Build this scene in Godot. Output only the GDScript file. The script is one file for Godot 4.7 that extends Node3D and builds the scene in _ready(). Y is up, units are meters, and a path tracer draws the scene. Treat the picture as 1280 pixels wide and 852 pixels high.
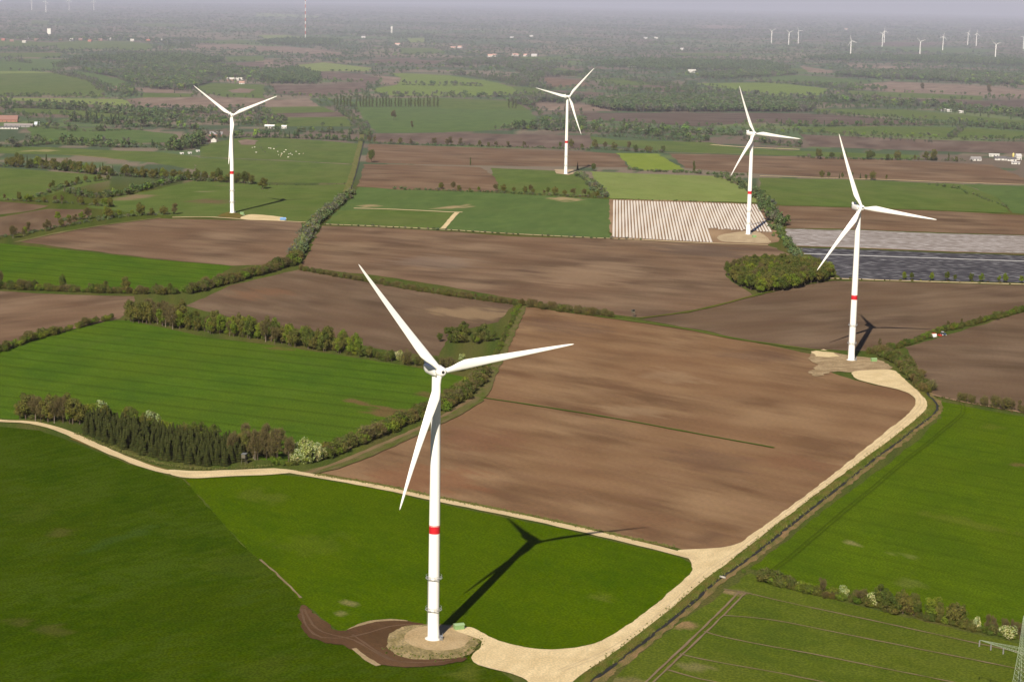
extends Node3D
# Wind farm over spring fields, seen from the air. Ground points are found where a photograph pixel's line of sight meets the (slightly curved) ground.

const FOCAL := 2411.4            # focal length in photograph pixels (1280 wide)
const EYE := 235.8               # camera height above the ground
const PITCH := 10.317
const ROLL := 1.0755
const EARTH := 7.4e6             # effective radius of the earth

var view_basis: Basis
var rng := RandomNumberGenerator.new()
var noise_a := FastNoiseLite.new()
var noise_b := FastNoiseLite.new()
var noise_c := FastNoiseLite.new()
var noise_cell := FastNoiseLite.new()
var taken := {}
var mats := {}
var tree_kinds := {}
var field_polys: Array = []      # [polygon, bounding rect] of everything kept clear of scattered woods
var sheet_count := 0
var patches: Array = []          # bare or thin places of the sheet being laid: [centre, along, half length, half width, colour, strength]

# ------------------------------------------------------------------ ground
func gy(x: float, z: float) -> float:
	return -(x * x + z * z) / (2.0 * EARTH)

func G(px: float, py: float, up := 0.0) -> Vector3:
	var d: Vector3 = view_basis * Vector3((px - 640.0) / FOCAL, -(py - 426.0) / FOCAL, -1.0)
	var a := (d.x * d.x + d.z * d.z) / (2.0 * EARTH)
	var disc := d.y * d.y - 4.0 * a * (EYE - up)
	var t: float
	if d.y >= 0.0 or disc <= 0.0:
		t = 45000.0
	else:
		t = (-d.y - sqrt(disc)) / (2.0 * a)
	t = min(t, 45000.0)
	return Vector3(d.x * t, gy(d.x * t, d.z * t) + up, d.z * t)

func G2(px: float, py: float) -> Vector2:
	var g := G(px, py)
	return Vector2(g.x, g.z)

func on_ground(p: Vector2, up := 0.0) -> Vector3:
	return Vector3(p.x, gy(p.x, p.y) + up, p.y)

func world_poly(flat: Array) -> PackedVector2Array:
	var out := PackedVector2Array()
	for i in range(0, flat.size(), 2):
		out.append(G2(flat[i], flat[i + 1]))
	return out

func ragged(poly: PackedVector2Array, step: float, amp: float, closed := true) -> PackedVector2Array:
	var out := PackedVector2Array()
	var n := poly.size()
	for i in (n if closed else n - 1):
		var a := poly[i]
		var b := poly[(i + 1) % n]
		var k: int = clampi(int(a.distance_to(b) / step), 1, 90)
		var side := (b - a).normalized().orthogonal()
		for j in k:
			var p := a.lerp(b, float(j) / k)
			out.append(p + side * amp * 1.6 * (noise_c.get_noise_2d(p.x * 0.05, p.y * 0.05) + 0.8 * noise_a.get_noise_2d(p.x * 0.21, p.y * 0.21)))
	if not closed:
		out.append(poly[n - 1])
	return out

func smooth_path(pts: PackedVector2Array, step: float) -> PackedVector2Array:
	var c := Curve2D.new()
	var n := pts.size()
	for i in n:
		var t := (pts[mini(i + 1, n - 1)] - pts[maxi(i - 1, 0)]) / 6.0
		c.add_point(pts[i], -t, t)
	var out := PackedVector2Array()
	var total := c.get_baked_length()
	c.bake_interval = step
	var k: int = maxi(2, int(total / step))
	for i in k + 1:
		out.append(c.sample_baked(total * i / k, true))
	return out

# ------------------------------------------------------------------ naming and tagging
func numbered(called: String) -> String:
	if not taken.has(called):
		taken[called] = 0
		return called
	taken[called] += 1
	return "%s_%03d" % [called, taken[called]]

func thing(called: String, label: String, category: String, at := Vector3.ZERO, turn := 0.0, group := "") -> Node3D:
	var o := Node3D.new()
	o.name = numbered(called)
	add_child(o)
	o.position = at
	o.rotation.y = turn
	tag(o, label, category, group)
	return o

func tag(o: Node, label: String, category: String, group := "", kind := "") -> void:
	if label: o.set_meta("label", label)
	if category: o.set_meta("category", category)
	if group: o.set_meta("group", group)
	if kind: o.set_meta("kind", kind)

func part(called: String, mesh: Mesh, m: Material, parent: Node, xf := Transform3D.IDENTITY) -> MeshInstance3D:
	var o := MeshInstance3D.new()
	o.name = called
	o.mesh = mesh
	if m: o.material_override = m
	o.transform = xf
	parent.add_child(o, true)
	return o

func structure(called: String, mesh: Mesh, m: Material) -> MeshInstance3D:
	var o := MeshInstance3D.new()
	o.name = numbered(called)
	o.mesh = mesh
	o.material_override = m
	o.set_meta("kind", "structure")
	add_child(o)
	return o

# ------------------------------------------------------------------ materials
func lin(r: float, g: float, b: float) -> Color:
	return Color(r, g, b).linear_to_srgb()

func plain(key: String, c: Color, rough := 0.8, metal := 0.0) -> StandardMaterial3D:
	if mats.has(key): return mats[key]
	var m := StandardMaterial3D.new()
	m.albedo_color = c.linear_to_srgb()
	m.roughness = rough
	m.metallic = metal
	m.cull_mode = BaseMaterial3D.CULL_DISABLED
	mats[key] = m
	return m

func grain_texture(size: int, seed_: int, fu: float, fv: float, contrast: float, warm := 0.0) -> ImageTexture:
	# tileable grain: noise sampled on a torus made by blending, stretched along u
	var n := FastNoiseLite.new()
	n.seed = seed_
	n.noise_type = FastNoiseLite.TYPE_SIMPLEX
	n.frequency = 1.0
	n.fractal_octaves = 4
	n.fractal_gain = 0.6
	var img := Image.create(size, size, false, Image.FORMAT_RGB8)
	for y in size:
		for x in size:
			var u := float(x) / size
			var v := float(y) / size
			var s := 0.0
			var wu := smoothstep(0.0, 0.25, u)
			var wv := smoothstep(0.0, 0.25, v)
			s += n.get_noise_2d(u * fu, v * fv) * wu * wv
			if wu < 1.0: s += n.get_noise_2d((u + 1.0) * fu, v * fv) * (1.0 - wu) * wv
			if wv < 1.0: s += n.get_noise_2d(u * fu, (v + 1.0) * fv) * wu * (1.0 - wv)
			if wu < 1.0 and wv < 1.0: s += n.get_noise_2d((u + 1.0) * fu, (v + 1.0) * fv) * (1.0 - wu) * (1.0 - wv)
			var k := clampf(0.88 + contrast * s, 0.0, 1.0)
			img.set_pixel(x, y, Color(k, clampf(k - warm * s, 0, 1), clampf(k - 2.0 * warm * s, 0, 1)))
	return ImageTexture.create_from_image(img)

func ground_material(key: String, tex: Texture2D, detail: Texture2D = null) -> StandardMaterial3D:
	var m := StandardMaterial3D.new()
	m.vertex_color_use_as_albedo = true
	m.albedo_texture = tex
	m.albedo_color = Color(1, 1, 1)
	m.roughness = 1.0
	m.metallic_specular = 0.04
	m.cull_mode = BaseMaterial3D.CULL_DISABLED
	if detail:
		m.detail_enabled = true
		m.detail_albedo = detail
		m.detail_blend_mode = BaseMaterial3D.BLEND_MODE_MUL
		m.detail_uv_layer = BaseMaterial3D.DETAIL_UV_2
	mats[key] = m
	return m

func tramline_texture(seed_: int, gaps: float) -> ImageTexture:
	# wheel tracks in a standing crop: two dark thin lines in each 24 m bout, broken here and there
	var r := RandomNumberGenerator.new()
	r.seed = seed_
	var w := 512
	var h := 256
	var img := Image.create(w, h, false, Image.FORMAT_RGB8)
	var n := FastNoiseLite.new()
	n.seed = seed_
	n.frequency = 0.02
	for y in h:
		var v := float(y) / h * 24.0
		for x in w:
			var wob := n.get_noise_1d(float(x)) * 0.25
			var d: float = min(abs(v - 11.0 - wob), abs(v - 13.0 - wob))
			var k := 1.0
			if d < 0.42:
				k = 1.0 - gaps * (0.75 + 0.5 * n.get_noise_2d(x * 3.0, y * 3.0))
			var band := n.get_noise_2d(float(y) * 0.9, 55.0) * 0.06
			img.set_pixel(x, y, Color(clampf(k * (0.95 + band), 0, 1), clampf(k * (0.95 + band * 0.7), 0, 1), clampf(k * (0.94 + band), 0, 1)))
	return ImageTexture.create_from_image(img)

# ------------------------------------------------------------------ sheets of land
func land_color(style: int, a: Color, b: Color, c: Color, x: float, z: float, u: float, v: float) -> Color:
	var t: float
	match style:
		0:  # worked soil: broad damp patches drawn out along the working direction
			t = 0.5 + 0.75 * noise_a.get_noise_2d(u * 0.009, v * 0.024) + 0.5 * noise_c.get_noise_2d(x * 0.017, z * 0.012) + 0.26 * noise_b.get_noise_2d(u * 0.02, v * 0.12) + 0.24 * noise_c.get_noise_2d(u * 0.05, v * 0.6)
			var s := 0.5 + 1.3 * noise_b.get_noise_2d(x * 0.0105 + 31.0, z * 0.0062)
			return a.lerp(b, clampf(t, 0, 1)).lerp(c, clampf(s, 0, 1) * 0.62)
		1:  # standing crop or pasture
			t = 0.5 + 0.7 * noise_a.get_noise_2d(x * 0.022, z * 0.014) + 0.5 * noise_b.get_noise_2d(u * 0.02, v * 0.2) + 0.7 * noise_c.get_noise_2d(x * 0.16, z * 0.1)
			var s := clampf(0.35 + 1.3 * noise_c.get_noise_2d(x * 0.009 + 7.0, z * 0.008), 0, 1)
			return a.lerp(b, clampf(t, 0, 1)).lerp(c, s * 0.45)
		2:  # sand and gravel
			t = 0.5 + 0.6 * noise_a.get_noise_2d(u * 0.04, v * 0.5) + 0.6 * noise_b.get_noise_2d(x * 0.12, z * 0.1)
			return a.lerp(b, clampf(t, 0, 1)).lerp(c, clampf(1.4 * noise_c.get_noise_2d(x * 0.07, z * 0.06), 0, 1) * 0.5)
		4:  # plastic film laid in rows, wrinkled and speckled
			t = 0.42 + 0.22 * sin(v * TAU / 7.0) + 0.9 * noise_c.get_noise_2d(u * 0.16, v * 0.4) + 0.5 * noise_b.get_noise_2d(u * 0.01, v * 0.05)
			var s := clampf(4.0 * noise_a.get_noise_2d(u * 0.22, v * 0.33) - 1.1, 0, 1)
			return a.lerp(b, clampf(t, 0, 1)).lerp(c, s)
		_:  # rough mixed ground: dry grass, weeds and bare earth in small patches
			t = 0.5 + 0.9 * noise_a.get_noise_2d(x * 0.18, z * 0.14) + 0.6 * noise_b.get_noise_2d(x * 0.6, z * 0.5)
			var s := clampf(0.3 + 1.6 * noise_c.get_noise_2d(x * 0.11, z * 0.09), 0, 1)
			return a.lerp(b, clampf(t, 0, 1)).lerp(c, s * 0.7)

func sheet_mesh(poly: PackedVector2Array, dir: Vector2, cu: float, cv: float, lift: float, style: int, cols: Array, uv_len: Vector2) -> ArrayMesh:
	var e := dir.normalized()
	var f := Vector2(-e.y, e.x)
	var q := PackedVector2Array()
	for p in poly: q.append(Vector2(p.dot(e), p.dot(f)))
	var lo := q[0]
	var hi := q[0]
	for p in q:
		lo = lo.min(p)
		hi = hi.max(p)
	var nu := int(ceil((hi.x - lo.x) / cu)) + 1
	var nv := int(ceil((hi.y - lo.y) / cv)) + 1
	lo -= Vector2(cu * 0.37, cv * 0.41)
	nu += 1
	nv += 1
	var inside := PackedByteArray()
	inside.resize(nu * nv)
	for j in nv:
		for i in nu:
			inside[j * nu + i] = 1 if Geometry2D.is_point_in_polygon(lo + Vector2(i * cu, j * cv), q) else 0
	var verts := PackedVector3Array()
	var norms := PackedVector3Array()
	var colors := PackedColorArray()
	var uvs := PackedVector2Array()
	var uv2 := PackedVector2Array()
	var idx := PackedInt32Array()
	var grid := {}
	var put := func(p: Vector2) -> int:
		var w: Vector2 = e * p.x + f * p.y
		verts.append(on_ground(w, lift))
		norms.append(Vector3.UP)
		var c := land_color(style, cols[0], cols[1], cols[2], w.x, w.y, p.x, p.y)
		c.a = 1.0
		for pt in patches:
			var dv: Vector2 = w - pt[0]
			var al: Vector2 = pt[1]
			var q1 := dv.dot(al) / float(pt[2])
			var q2 := dv.dot(Vector2(-al.y, al.x)) / float(pt[3])
			var e2 := sqrt(q1 * q1 + q2 * q2) + 0.75 * noise_a.get_noise_2d(w.x * 0.09, w.y * 0.07) + 0.45 * noise_b.get_noise_2d(w.x * 0.3, w.y * 0.25)
			if e2 < 1.05: c = c.lerp(pt[4], float(pt[5]) * (1.0 - smoothstep(0.75, 1.05, e2)))
		colors.append(c)
		uvs.append(Vector2(p.x / uv_len.x, p.y / uv_len.y))
		uv2.append(Vector2(p.x / 260.0, p.y / 24.0))
		return verts.size() - 1
	for j in nv - 1:
		for i in nu - 1:
			var k := inside[j * nu + i] + inside[j * nu + i + 1] + inside[(j + 1) * nu + i] + inside[(j + 1) * nu + i + 1]
			var p0 := lo + Vector2(i * cu, j * cv)
			if k == 4:
				var ids := []
				for c in [[0, 0], [1, 0], [1, 1], [0, 1]]:
					var key: int = (j + c[1]) * nu + i + c[0]
					if not grid.has(key): grid[key] = put.call(lo + Vector2((i + c[0]) * cu, (j + c[1]) * cv))
					ids.append(grid[key])
				idx.append_array(PackedInt32Array([ids[0], ids[1], ids[2], ids[0], ids[2], ids[3]]))
				continue
			if k == 0:
				var near := false
				for jj in range(maxi(j - 1, 0), mini(j + 3, nv)):
					for ii in range(maxi(i - 1, 0), mini(i + 3, nu)):
						if inside[jj * nu + ii]: near = true
				if not near and nu * nv > 60: continue
			var cell := PackedVector2Array([p0, p0 + Vector2(cu, 0), p0 + Vector2(cu, cv), p0 + Vector2(0, cv)])
			for piece in Geometry2D.intersect_polygons(cell, q):
				var tri := Geometry2D.triangulate_polygon(piece)
				if tri.is_empty(): continue
				var base := verts.size()
				for p in piece: put.call(p)
				for t in tri: idx.append(base + t)
	if verts.is_empty(): return null
	# front faces run clockwise seen from above
	for t in range(0, idx.size(), 3):
		var a := verts[idx[t]]
		var b := verts[idx[t + 1]]
		var c := verts[idx[t + 2]]
		if (b - a).cross(c - a).y > 0.0:
			var s := idx[t + 1]
			idx[t + 1] = idx[t + 2]
			idx[t + 2] = s
	var arr := []
	arr.resize(Mesh.ARRAY_MAX)
	arr[Mesh.ARRAY_VERTEX] = verts
	arr[Mesh.ARRAY_NORMAL] = norms
	arr[Mesh.ARRAY_COLOR] = colors
	arr[Mesh.ARRAY_TEX_UV] = uvs
	arr[Mesh.ARRAY_TEX_UV2] = uv2
	arr[Mesh.ARRAY_INDEX] = idx
	var me := ArrayMesh.new()
	me.add_surface_from_arrays(Mesh.PRIMITIVE_TRIANGLES, arr)
	return me

func patch(x0: float, y0: float, x1: float, y1: float, half_width: float, c: Color, strength := 0.85) -> void:
	# a worn place from one pixel of the photograph to another, half_width metres to each side
	var a := G2(x0, y0)
	var b := G2(x1, y1)
	patches.append([(a + b) / 2.0, (b - a).normalized(), maxf(a.distance_to(b) / 2.0, 1.0), half_width, c, strength])

func field(called: String, look: Array, flat: Array, dir_px: Array = [], lift := -1.0) -> MeshInstance3D:
	# look: [style, colour a, colour b, colour c, material key]
	var poly := world_poly(flat)
	var mid := Vector2.ZERO
	for p in poly: mid += p
	mid /= poly.size()
	var dist := mid.length()
	var dir := Vector2.RIGHT
	if dir_px.size() == 4:
		dir = G2(dir_px[2], dir_px[3]) - G2(dir_px[0], dir_px[1])
	else:
		var longest := 0.0
		for i in poly.size():
			var d := poly[(i + 1) % poly.size()] - poly[i]
			if d.length() > longest:
				longest = d.length()
				dir = d
	var raw := poly
	var pad: bool = look[0] == 2 or look[0] == 3 or lift > 0.35
	if pad and flat.size() > 12:
		for k in 2:
			var cut := PackedVector2Array()
			for i in poly.size():
				var a := poly[i]
				var b := poly[(i + 1) % poly.size()]
				cut.append(a.lerp(b, 0.22))
				cut.append(a.lerp(b, 0.78))
			poly = cut
	poly = ragged(poly, clampf(dist / 150.0, 3.5, 120.0) * (0.45 if pad else 1.0), clampf(dist / 900.0, 0.9, 6.0) * (0.35 if look[0] == 2 else 1.0 if pad else 0.8))
	var cv := clampf(dist / 330.0, 2.2, 40.0)
	var style: int = look[0]
	var cu := cv * (3.0 if style == 0 else 1.6)
	if style == 4:
		cv = 2.2
		cu = 4.0
	if style == 2 or style == 3:
		cv = clampf(dist / 400.0, 1.2, 12.0)
		cu = cv * 1.5
	# keep the grid of one sheet affordable
	var ext := Rect2(poly[0], Vector2.ZERO)
	for p in poly: ext = ext.expand(p)
	var cells := ext.get_area() / (cu * cv)
	if cells > 26000.0:
		var g := sqrt(cells / 26000.0)
		cu *= g
		cv *= g
	if lift < 0.0:
		lift = 0.03 + 0.003 * sheet_count
		sheet_count += 1
	var me := sheet_mesh(poly, dir, cu, cv, lift, style, [look[1], look[2], look[3]], Vector2(52, 26) if style == 0 else Vector2(34, 34))
	patches = []
	if me == null:
		print("empty sheet ", called, flat)
		return null
	field_polys.append([raw, Rect2(ext), called])
	return structure(called, me, mats[look[4]])

func ribbon_mesh(path: PackedVector2Array, profile: Array, style: int, cols: Array, wave: float) -> ArrayMesh:
	# profile: [offset to the right in metres, height above ground] from left to right
	var verts := PackedVector3Array()
	var colors := PackedColorArray()
	var uvs := PackedVector2Array()
	var idx := PackedInt32Array()
	var m := profile.size()
	var run := 0.0
	for i in path.size():
		var t := (path[mini(i + 1, path.size() - 1)] - path[maxi(i - 1, 0)]).normalized()
		var side := Vector2(-t.y, t.x)
		if i > 0: run += path[i].distance_to(path[i - 1])
		for k in m:
			var off: float = profile[k][0]
			if k == 0 or k == m - 1:
				off += wave * (noise_c.get_noise_2d(run * 1.1 + k * 300.0, 9.0) + 0.8 * noise_a.get_noise_2d(run * 5.0 + k * 91.0, 3.0))
			var p := path[i] + side * off
			verts.append(on_ground(p, profile[k][1]))
			var c := land_color(style, cols[0], cols[1], cols[2], p.x, p.y, run, off)
			c.a = 1.0
			colors.append(c)
			uvs.append(Vector2(run / 20.0, off / 20.0))
	for i in path.size() - 1:
		for k in m - 1:
			var a := i * m + k
			idx.append_array(PackedInt32Array([a, a + m, a + 1, a + 1, a + m, a + m + 1]))
	for t in range(0, idx.size(), 3):
		var a := verts[idx[t]]
		if (verts[idx[t + 1]] - a).cross(verts[idx[t + 2]] - a).y > 0.0:
			var s := idx[t + 1]
			idx[t + 1] = idx[t + 2]
			idx[t + 2] = s
	var arr := []
	arr.resize(Mesh.ARRAY_MAX)
	arr[Mesh.ARRAY_VERTEX] = verts
	arr[Mesh.ARRAY_COLOR] = colors
	arr[Mesh.ARRAY_TEX_UV] = uvs
	arr[Mesh.ARRAY_INDEX] = idx
	var me := ArrayMesh.new()
	me.add_surface_from_arrays(Mesh.PRIMITIVE_TRIANGLES, arr)
	var st := SurfaceTool.new()
	st.create_from(me, 0)
	st.generate_normals()
	return st.commit()

func strip(called: String, flat: Array, width: float, look: Array, lift: float, wave := 0.5) -> MeshInstance3D:
	var path := world_poly(flat)
	var dist := path[0].length()
	path = smooth_path(path, clampf(dist / 150.0, 3.0, 40.0))
	var prof := []
	var k: int = clampi(int(width / 1.2), 2, 8)
	for i in k + 1: prof.append([width * (float(i) / k - 0.5), lift])
	return structure(called, ribbon_mesh(path, prof, look[0], [look[1], look[2], look[3]], wave), mats[look[4]])

# ------------------------------------------------------------------ small mesh helpers
class Soup:
	var v := PackedVector3Array()
	var c := PackedColorArray()
	func tri(a: Vector3, b: Vector3, d: Vector3, col: Color) -> void:
		v.append(a); v.append(b); v.append(d)
		c.append(col); c.append(col); c.append(col)
	func quad(a: Vector3, b: Vector3, d: Vector3, e: Vector3, col: Color) -> void:
		tri(a, b, d, col)
		tri(a, d, e, col)
	func box(lo: Vector3, hi: Vector3, col := Color.WHITE) -> void:
		var p := []
		for k in 8: p.append(Vector3(hi.x if k & 1 else lo.x, hi.y if k & 2 else lo.y, hi.z if k & 4 else lo.z))
		for q in [[0, 1, 3, 2], [5, 4, 6, 7], [4, 0, 2, 6], [1, 5, 7, 3], [2, 3, 7, 6], [4, 5, 1, 0]]:
			quad(p[q[0]], p[q[3]], p[q[2]], p[q[1]], col)
	func tube(a: Vector3, b: Vector3, ra: float, rb: float, sides: int, col := Color.WHITE, cap := false) -> void:
		var d := (b - a).normalized()
		var x := d.cross(Vector3.RIGHT if abs(d.x) < 0.8 else Vector3.BACK).normalized()
		var y := d.cross(x)
		for i in sides:
			var t0 := TAU * i / sides
			var t1 := TAU * (i + 1) / sides
			var o0 := x * cos(t0) + y * sin(t0)
			var o1 := x * cos(t1) + y * sin(t1)
			quad(a + o0 * ra, a + o1 * ra, b + o1 * rb, b + o0 * rb, col)
			if cap:
				tri(b, b + o0 * rb, b + o1 * rb, col)
				tri(a, a + o1 * ra, a + o0 * ra, col)
	func mesh(material: Material = null) -> ArrayMesh:
		var arr := []
		arr.resize(Mesh.ARRAY_MAX)
		arr[Mesh.ARRAY_VERTEX] = v
		arr[Mesh.ARRAY_COLOR] = c
		var me := ArrayMesh.new()
		me.add_surface_from_arrays(Mesh.PRIMITIVE_TRIANGLES, arr)
		if material: me.surface_set_material(0, material)
		return me

func lathe(profile: Array, sides: int, smooth := true) -> ArrayMesh:
	# profile: [radius, height] from bottom to top
	var st := SurfaceTool.new()
	st.begin(Mesh.PRIMITIVE_TRIANGLES)
	st.set_smooth_group(0 if smooth else -1)
	for k in profile.size() - 1:
		for i in sides:
			var t0 := TAU * i / sides
			var t1 := TAU * (i + 1) / sides
			var a := Vector3(cos(t0) * profile[k][0], profile[k][1], sin(t0) * profile[k][0])
			var b := Vector3(cos(t1) * profile[k][0], profile[k][1], sin(t1) * profile[k][0])
			var c := Vector3(cos(t1) * profile[k + 1][0], profile[k + 1][1], sin(t1) * profile[k + 1][0])
			var d := Vector3(cos(t0) * profile[k + 1][0], profile[k + 1][1], sin(t0) * profile[k + 1][0])
			for p in [a, b, c, a, c, d]: st.add_vertex(p)
	st.generate_normals()
	return st.commit()

func ring(radius: float, tube: float) -> ArrayMesh:
	var pr := []
	for k in 7:
		var t := TAU * k / 6
		pr.append([radius + tube * cos(t), tube * sin(t)])
	return lathe(pr, 36)

# ------------------------------------------------------------------ trees
func jitter_color(c: Color, r: RandomNumberGenerator, amount: float) -> Color:
	var k := 1.0 + amount * r.randf_range(-1, 1)
	return Color(c.r * k * (1.0 + 0.12 * r.randf_range(-1, 1)), c.g * k, c.b * k * (1.0 + 0.15 * r.randf_range(-1, 1)))

func leaves(s: Soup, blobs: Array, n: int, size: float, cols: Array, r: RandomNumberGenerator) -> void:
	var total := 0.0
	var base: Color = cols[r.randi() % cols.size()]
	for b in blobs: total += b[1] * b[1]
	for b in blobs:
		var k := int(n * b[1] * b[1] / total)
		var tint: Color = jitter_color(base.lerp(cols[r.randi() % cols.size()], 0.45), r, 0.12)
		for i in k:
			var d := Vector3(r.randfn(), r.randfn() + 0.15, r.randfn()).normalized()
			var p: Vector3 = b[0] + d * b[1] * Vector3(1, b[2], 1) * r.randf_range(0.72, 1.08)
			if p.y < 0.05: p.y = r.randf_range(0.05, 0.5)
			var nn := (d + Vector3(r.randfn(), r.randfn() + 0.3, r.randfn()) * 0.55).normalized()
			var x := nn.cross(Vector3(r.randfn(), r.randfn(), r.randfn())).normalized()
			var y := nn.cross(x)
			var q := size * r.randf_range(0.6, 1.3)
			var col := jitter_color(tint, r, 0.25)
			s.quad(p + x * q * 0.6, p + y * q * 0.5, p - x * q * 0.6, p - y * q * 0.45, col)

func twigs(s: Soup, blobs: Array, n: int, length: float, width: float, cols: Array, r: RandomNumberGenerator, root: Vector3) -> void:
	for i in n:
		var b: Array = blobs[r.randi() % blobs.size()]
		var d := Vector3(r.randfn(), r.randfn(), r.randfn()).normalized()
		var p: Vector3 = b[0] + d * b[1] * Vector3(1, b[2], 1) * r.randf_range(0.4, 1.0)
		if p.y < 0.1: p.y = 0.1
		var out := ((p - root).normalized() + Vector3(r.randfn(), r.randfn() + 0.5, r.randfn()) * 0.4).normalized()
		var side := out.cross(Vector3(r.randfn(), r.randfn(), r.randfn())).normalized()
		var l := length * r.randf_range(0.6, 1.3)
		var col := jitter_color(cols[r.randi() % cols.size()], r, 0.25)
		s.tri(p - side * width, p + out * l, p + side * width, col)
		s.tri(p - side * width * 0.5, p + (out + side * 0.6) * l * 0.8, p + side * width * 0.7, col)

func trunk_mesh(h: float, rad: float, tips: Array, r: RandomNumberGenerator, col: Color, sides := 6) -> ArrayMesh:
	var s := Soup.new()
	var bend := Vector3(r.randf_range(-0.2, 0.2), 0, r.randf_range(-0.2, 0.2))
	var mid := Vector3(0, h * 0.5, 0) + bend
	var top := Vector3(0, h, 0) + bend * 1.6
	s.tube(Vector3(0, -0.4, 0), Vector3(0, 0.5, 0), rad * 1.5, rad, sides, col)
	s.tube(Vector3(0, 0.5, 0), mid, rad, rad * 0.75, sides, col)
	s.tube(mid, top, rad * 0.75, rad * 0.3, sides, col)
	for t in tips:
		var from: Vector3 = Vector3(0, 0.5, 0).lerp(top, r.randf_range(0.45, 0.95))
		s.tube(from, t, rad * 0.38, rad * 0.1, 4, col)
	return s.mesh(bark_mat())

func bark_mat() -> StandardMaterial3D:
	if mats.has("bark"): return mats["bark"]
	var m := StandardMaterial3D.new()
	m.vertex_color_use_as_albedo = true
	m.roughness = 0.95
	m.cull_mode = BaseMaterial3D.CULL_DISABLED
	mats["bark"] = m
	return m

func leaf_mat() -> StandardMaterial3D:
	if mats.has("leaf"): return mats["leaf"]
	var m := StandardMaterial3D.new()
	m.vertex_color_use_as_albedo = true
	m.roughness = 0.8
	m.metallic_specular = 0.25
	m.backlight_enabled = true
	m.backlight = Color(0.35, 0.4, 0.2)
	m.cull_mode = BaseMaterial3D.CULL_DISABLED
	mats["leaf"] = m
	return m

func twig_mat() -> StandardMaterial3D:
	if mats.has("twig"): return mats["twig"]
	var m := StandardMaterial3D.new()
	m.vertex_color_use_as_albedo = true
	m.roughness = 0.95
	m.metallic_specular = 0.2
	m.cull_mode = BaseMaterial3D.CULL_DISABLED
	mats["twig"] = m
	return m

func crown_blobs(r: RandomNumberGenerator, n: int, centre: Vector3, rad: Vector3, blob: float, squash: float) -> Array:
	var out := []
	for i in n:
		var d := Vector3(r.randfn(), r.randfn(), r.randfn()).normalized() * pow(r.randf(), 0.4)
		out.append([centre + d * rad, blob * r.randf_range(0.75, 1.25), squash])
	return out

const FRESH := [Color(0.1125, 0.1562, 0.0140), Color(0.0938, 0.1350, 0.0140), Color(0.1313, 0.1600, 0.0168)]
const MID := [Color(0.066, 0.084, 0.015), Color(0.078, 0.094, 0.018), Color(0.056, 0.074, 0.014)]
const BUDDING := [Color(0.105, 0.103, 0.022), Color(0.122, 0.112, 0.028), Color(0.088, 0.096, 0.020)]
const BARE := [Color(0.100, 0.083, 0.036), Color(0.122, 0.100, 0.046), Color(0.084, 0.070, 0.030)]
const NEEDLE := [Color(0.036, 0.043, 0.010), Color(0.045, 0.052, 0.012), Color(0.028, 0.035, 0.010)]
const WHITE_BLOSSOM := [Color(0.40, 0.40, 0.22), Color(0.30, 0.33, 0.14), Color(0.48, 0.47, 0.29)]
const HEDGE := [Color(0.082, 0.090, 0.020), Color(0.098, 0.096, 0.026), Color(0.066, 0.080, 0.018)]

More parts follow.
